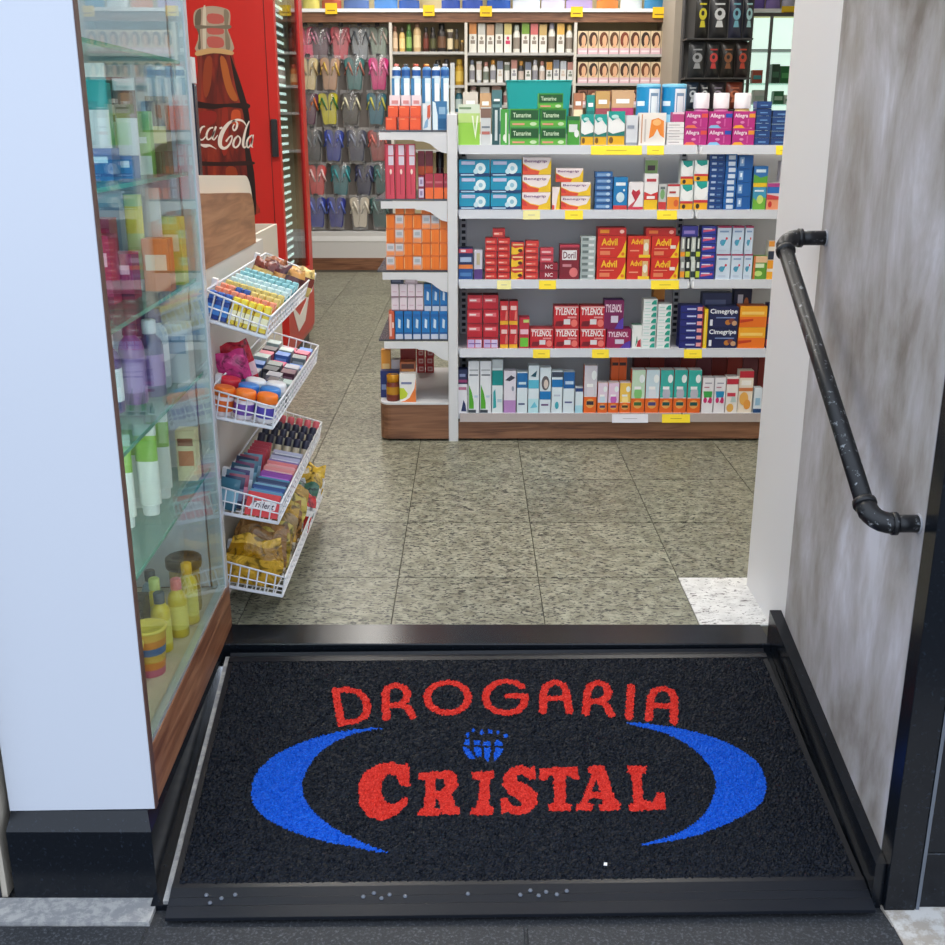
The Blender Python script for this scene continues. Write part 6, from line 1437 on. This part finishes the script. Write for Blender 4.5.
for q in [(455, 463, 88, 'b', (50, 110, 130), (206, 206, 196), (190, 210, 210), 'teal bottle with white cap')]: rear('A', 2, *q)
cap12 = [((196, 130, 70), 'amber'), ((196, 196, 190), 'silver'), ((190, 150, 120), 'sand'), ((150, 150, 140), 'stone'), ((206, 190, 120), 'straw'), ((190, 200, 190), 'mist'), ((120, 160, 60), 'green'), ((206, 110, 110), 'coral'), ((200, 170, 110), 'honey'), ((180, 180, 200), 'pearl'), ((226, 180, 90), 'apricot'), ((220, 190, 120), 'wheat')]
for k, (c, nm) in enumerate(cap12):
    rear('B', 0, 469 + k * 8.75, 469 + k * 8.75 + 7.6, 22.5 + (k % 3), 'c' if k not in (5, 9, 11) else 'b', (230, 228, 220), c, [(206, 60, 100), (80, 70, 66), (190, 190, 186)][(k + 2) % 3] if k == 4 else (150, 140, 130), 'white %s item with %s top' % (ORD[k], nm))
for k in range(15):
    dark = k in (7,)
    rear('B', 1, 469 + k * 7.0, 469 + k * 7.0 + 6.0, 60 + (k % 3), 'b' if k in (0, 2, 3, 7, 9, 10) else ('t' if k in (1, 5) else 'c'), (56, 60, 66) if dark else (222, 222, 220), [(110, 120, 140), (190, 196, 206), (180, 130, 120), (206, 150, 70)][k % 4], [(150, 150, 160), (206, 190, 180), (120, 130, 120)][k % 3], '%s small %s item from the left' % ((ORD + ['fifteenth'])[k], 'dark' if dark else 'white'))
for k in range(9):
    rear('B', 2, 468.5 + k * 11.5, 468.5 + k * 11.5 + 9.5, 86 + (k % 2), 'c' if k % 3 else 'b', (224, 218, 212), [(180, 150, 150), (200, 200, 196), (150, 120, 110)][k % 3], (150, 110, 110), '%s off-white item from the left' % ORD[k])
def dye(hair, skin): return [('e', .5, .62, .44, .34, hair), ('e', .58, .58, .22, .24, skin), ('p', [(.3, .3), (.8, .3), (.7, .45), (.45, .45)], skin), bar(0, 0, 1, .26, (226, 190, 200)), bar(.1, .08, .9, .16, (240, 226, 230)), bar(.97, 0, 1, 1, (90, 70, 66))]
hairs = [(60, 36, 28), (90, 48, 32), (70, 40, 26), (50, 34, 30), (110, 60, 36), (80, 46, 30), (96, 60, 36), (120, 76, 44), (130, 60, 40)]
for lvl, n_, vt in ((0, 9, 31), (1, 8, 62), (2, 6, 90)):
    vb = SHV['C'][2][lvl]; Y = RY + .02
    for k in range(n_):
        a, b = 577.5 + k * 10.4, 577.5 + k * 10.4 + 10.1
        if lvl == 2: a, b = 577.5 + k * 10, 577.5 + k * 10 + 9.6
        x0, x1 = mX(a, vb, Y), mX(b, vb, Y); z0 = mZ(vb, RY) + .0005
        put(carton_mesh(x1 - x0 - .001, mZ(vt, Y) - z0, .07, (228, 206, 170) if lvl < 2 else (130, 86, 70), dye(hairs[(k * 2 + lvl) % 9], (226, 178, 140)), (200, 180, 150)), 'hair_dye_box', 'hair dye box with portrait, %s from the left on %s shelf' % (ORD[k], ['upper', 'middle', 'lower'][lvl] + ' right-bay'), 'carton', (x0 + x1) / 2, Y + .035, z0, 'hair dye boxes on the rear shelves')

# pillar, pouch rack and lit cabinet on the right
PYR = 9.45
struct('wall_pillar', MB().box(mX(672.5, 60, PYR), PYR, 0, mX(691, 60, PYR), YBACK, CEIL, M((164, 154, 140), .7)), 'beige grey pillar between rear shelves and pouch rack')
QY = 9.15
pk = thing('pouch_rack', 'dark rack of protein pouches beside the pillar', 'rack', (mX(720, 60, QY), QY + .15, 0))
pki = Matrix.Translation((-mX(720, 60, QY), -(QY + .15), 0))
qx0, qx1 = mX(686, 60, QY), mX(752, 60, QY)
rackv = (38, 77.5, 109)
for v in rackv + (150, 190): part('shelf_board', MB().box(qx0, QY, mZ(v, QY) - .012, qx1, QY + .28, mZ(v, QY), M((60, 60, 62), .5)), pk, pki)
part('back_panel', MB().box(qx0, QY + .281, 0, qx1, QY + .295, 2.35, M((110, 108, 106), .6)), pk, pki)
for x in (qx0 + .001, qx1 - .013): part('upright', MB().box(x, QY + .20, 0, x + .012, QY + .2805, 2.35, M((70, 70, 72), .5)), pk, pki)
pch = [[(694, 707.5, (30, 30, 30), (206, 196, 50), 'black pouch with yellow emblem'), (708, 727, (40, 42, 46), (206, 210, 214), 'black pouch with silver emblem'), (727.5, 741, (46, 50, 70), (110, 170, 190), 'navy pouch with aqua ring'), (741.5, 752, (36, 40, 50), (150, 190, 196), 'dark pouch with pale figure')],
       [(689, 706.5, (44, 48, 52), (150, 154, 160), 'charcoal pouch with grey lettering'), (707, 721, (40, 42, 44), (190, 60, 60), 'charcoal pouch with red heart'), (721.5, 736, (36, 34, 32), (130, 80, 50), 'black pouch with brown label'), (736.5, 750, (40, 34, 34), (170, 60, 40), 'black pouch with rust label')],
       [(689, 701.5, (40, 56, 76), (190, 200, 210), 'slate pouch with white beast'), (702, 712.5, (36, 40, 48), (200, 206, 210), 'black pouch with white beast'), (713, 728, (44, 40, 48), (150, 140, 160), 'dark pouch with violet print'), (729, 746, (110, 50, 36), (190, 110, 80), 'rust brown pouch')]]
for r, row in enumerate(pch):
    for u0, u1, c, b, nm in row:
        w_ = mX(u1, 60, QY) - mX(u0, 60, QY); h = (mZ((-6, 41.5, 82)[r], QY) - mZ(rackv[r], QY))
        t = thing('protein_pouch', '%s on the %s rack shelf' % (nm, ['top', 'middle', 'lower'][r]), 'pouch', ((mX(u0, 60, QY) + mX(u1, 60, QY)) / 2, QY + .05, mZ(rackv[r], QY) + .0005), 'protein pouches on the rack')
        obj('pouch', pillow_mesh(w_ * .97, h, .07, c), t)
        e = MB()
        pts = arc(0, h * .55, w_ * .28, h * .14, n=12)
        e.prism(pts, 'y', -.0372, -.034, M(b, .4))
        e.prism([(-w_ * .2, h * .25), (w_ * .2, h * .25), (w_ * .12, h * .40), (-w_ * .12, h * .40)], 'y', -.0372, -.033, M(b, .4))
        e.prism(arc(-w_ * .02, h * .57, w_ * .12, h * .06, n=10), 'y', -.0378, -.034, M(c, .4))
        e.prism([(-w_ * .25, h * .76), (w_ * .25, h * .76), (w_ * .25, h * .80), (-w_ * .25, h * .80)], 'y', -.031, -.024, M(b, .4))
        obj('print', e, t)
LY = 9.95
lx0, lx1 = mX(748, 60, LY), mX(850, 60, LY)
lt = thing('lit_cabinet', 'bright backlit white cabinet with glass shelves at the rear right', 'cabinet', ((lx0 + lx1) / 2, LY + .15, 0))
lti = Matrix.Translation((-(lx0 + lx1) / 2, -(LY + .15), 0))
part('backlit_panel', MB().box(lx0, 10.30, .9, lx1, 10.32, mZ(14, LY), M((222, 246, 234), .5, 0, .9)), lt, lti, 'glowing white panel')
part('base', MB().box(lx0, LY, 0, lx1, 10.30, .9, WHITE), lt, lti)
for v in (49, 83, 104): part('glass_shelf', MB().box(lx0, LY + .02, mZ(v, LY) - .008, lx1, 10.295, mZ(v, LY), GLASS_SHELF if v != 49 else M((90, 96, 96), .4)), lt, lti)
for u in (749.5, 769, 800): part('mullion', MB().box(mX(u, 60, LY) - .012, LY, .9, mX(u, 60, LY) + .012, LY + .02, mZ(14, LY), M((96, 100, 100), .4)), lt, lti)
part('sill', MB().box(lx0, LY - .004, mZ(12.4, LY) - .03, lx1, LY + .02, mZ(12.6, LY), M((70, 70, 70), .4)), lt, lti)
for k, (u0, u1, v, vt, c, b, nm) in enumerate(((771, 779, 83, 64, (20, 70, 50), (60, 120, 90), 'dark green'), (780, 792, 83, 66, (20, 120, 60), (80, 170, 100), 'emerald'), (773, 783, 104, 91, (40, 120, 80), (190, 226, 206), 'mint and green'), (784, 796, 104, 95, (220, 236, 226), (60, 150, 90), 'white and green'), (752, 762, 83, 70, (200, 90, 70), (90, 190, 200), 'coral and aqua'), (753, 765, 104, 90, (236, 244, 240), (206, 226, 216), 'frosted white'))):
    x0, x1 = mX(u0, v, LY + .08), mX(u1, v, LY + .08); z0 = mZ(v, LY) + .0005
    put(carton_mesh(x1 - x0, mZ(vt, LY + .08) - z0, .08, c, [bar(.1, .3, .9, .6, b)]), 'boxed_product', nm + ' box on a glass shelf of the lit cabinet', 'box', (x0 + x1) / 2, LY + .12, z0)

# ceiling lamps
for k, (x, y) in enumerate(LAMPS):
    t = thing('ceiling_lamp', 'flat white ceiling light panel, %s from the entrance, %s side' % (ORD[k // 2], ['left', 'right'][k % 2]), 'lamp', (x, y, CEIL - .03), 'ceiling light panels')
    f = MB()
    for (a, b, c, d) in ((-.30, -.60, .30, -.585), (-.30, .585, .30, .60), (-.30, -.585, -.285, .585), (.285, -.585, .30, .585)): f.box(a, b, 0, c, d, .0298, WHITE)
    obj('frame', f, t)
    obj('diffuser', MB().box(-.2848, -.5848, .004, .2848, .5848, .0296, M((255, 250, 240), .5, 0, 3.0)), t)
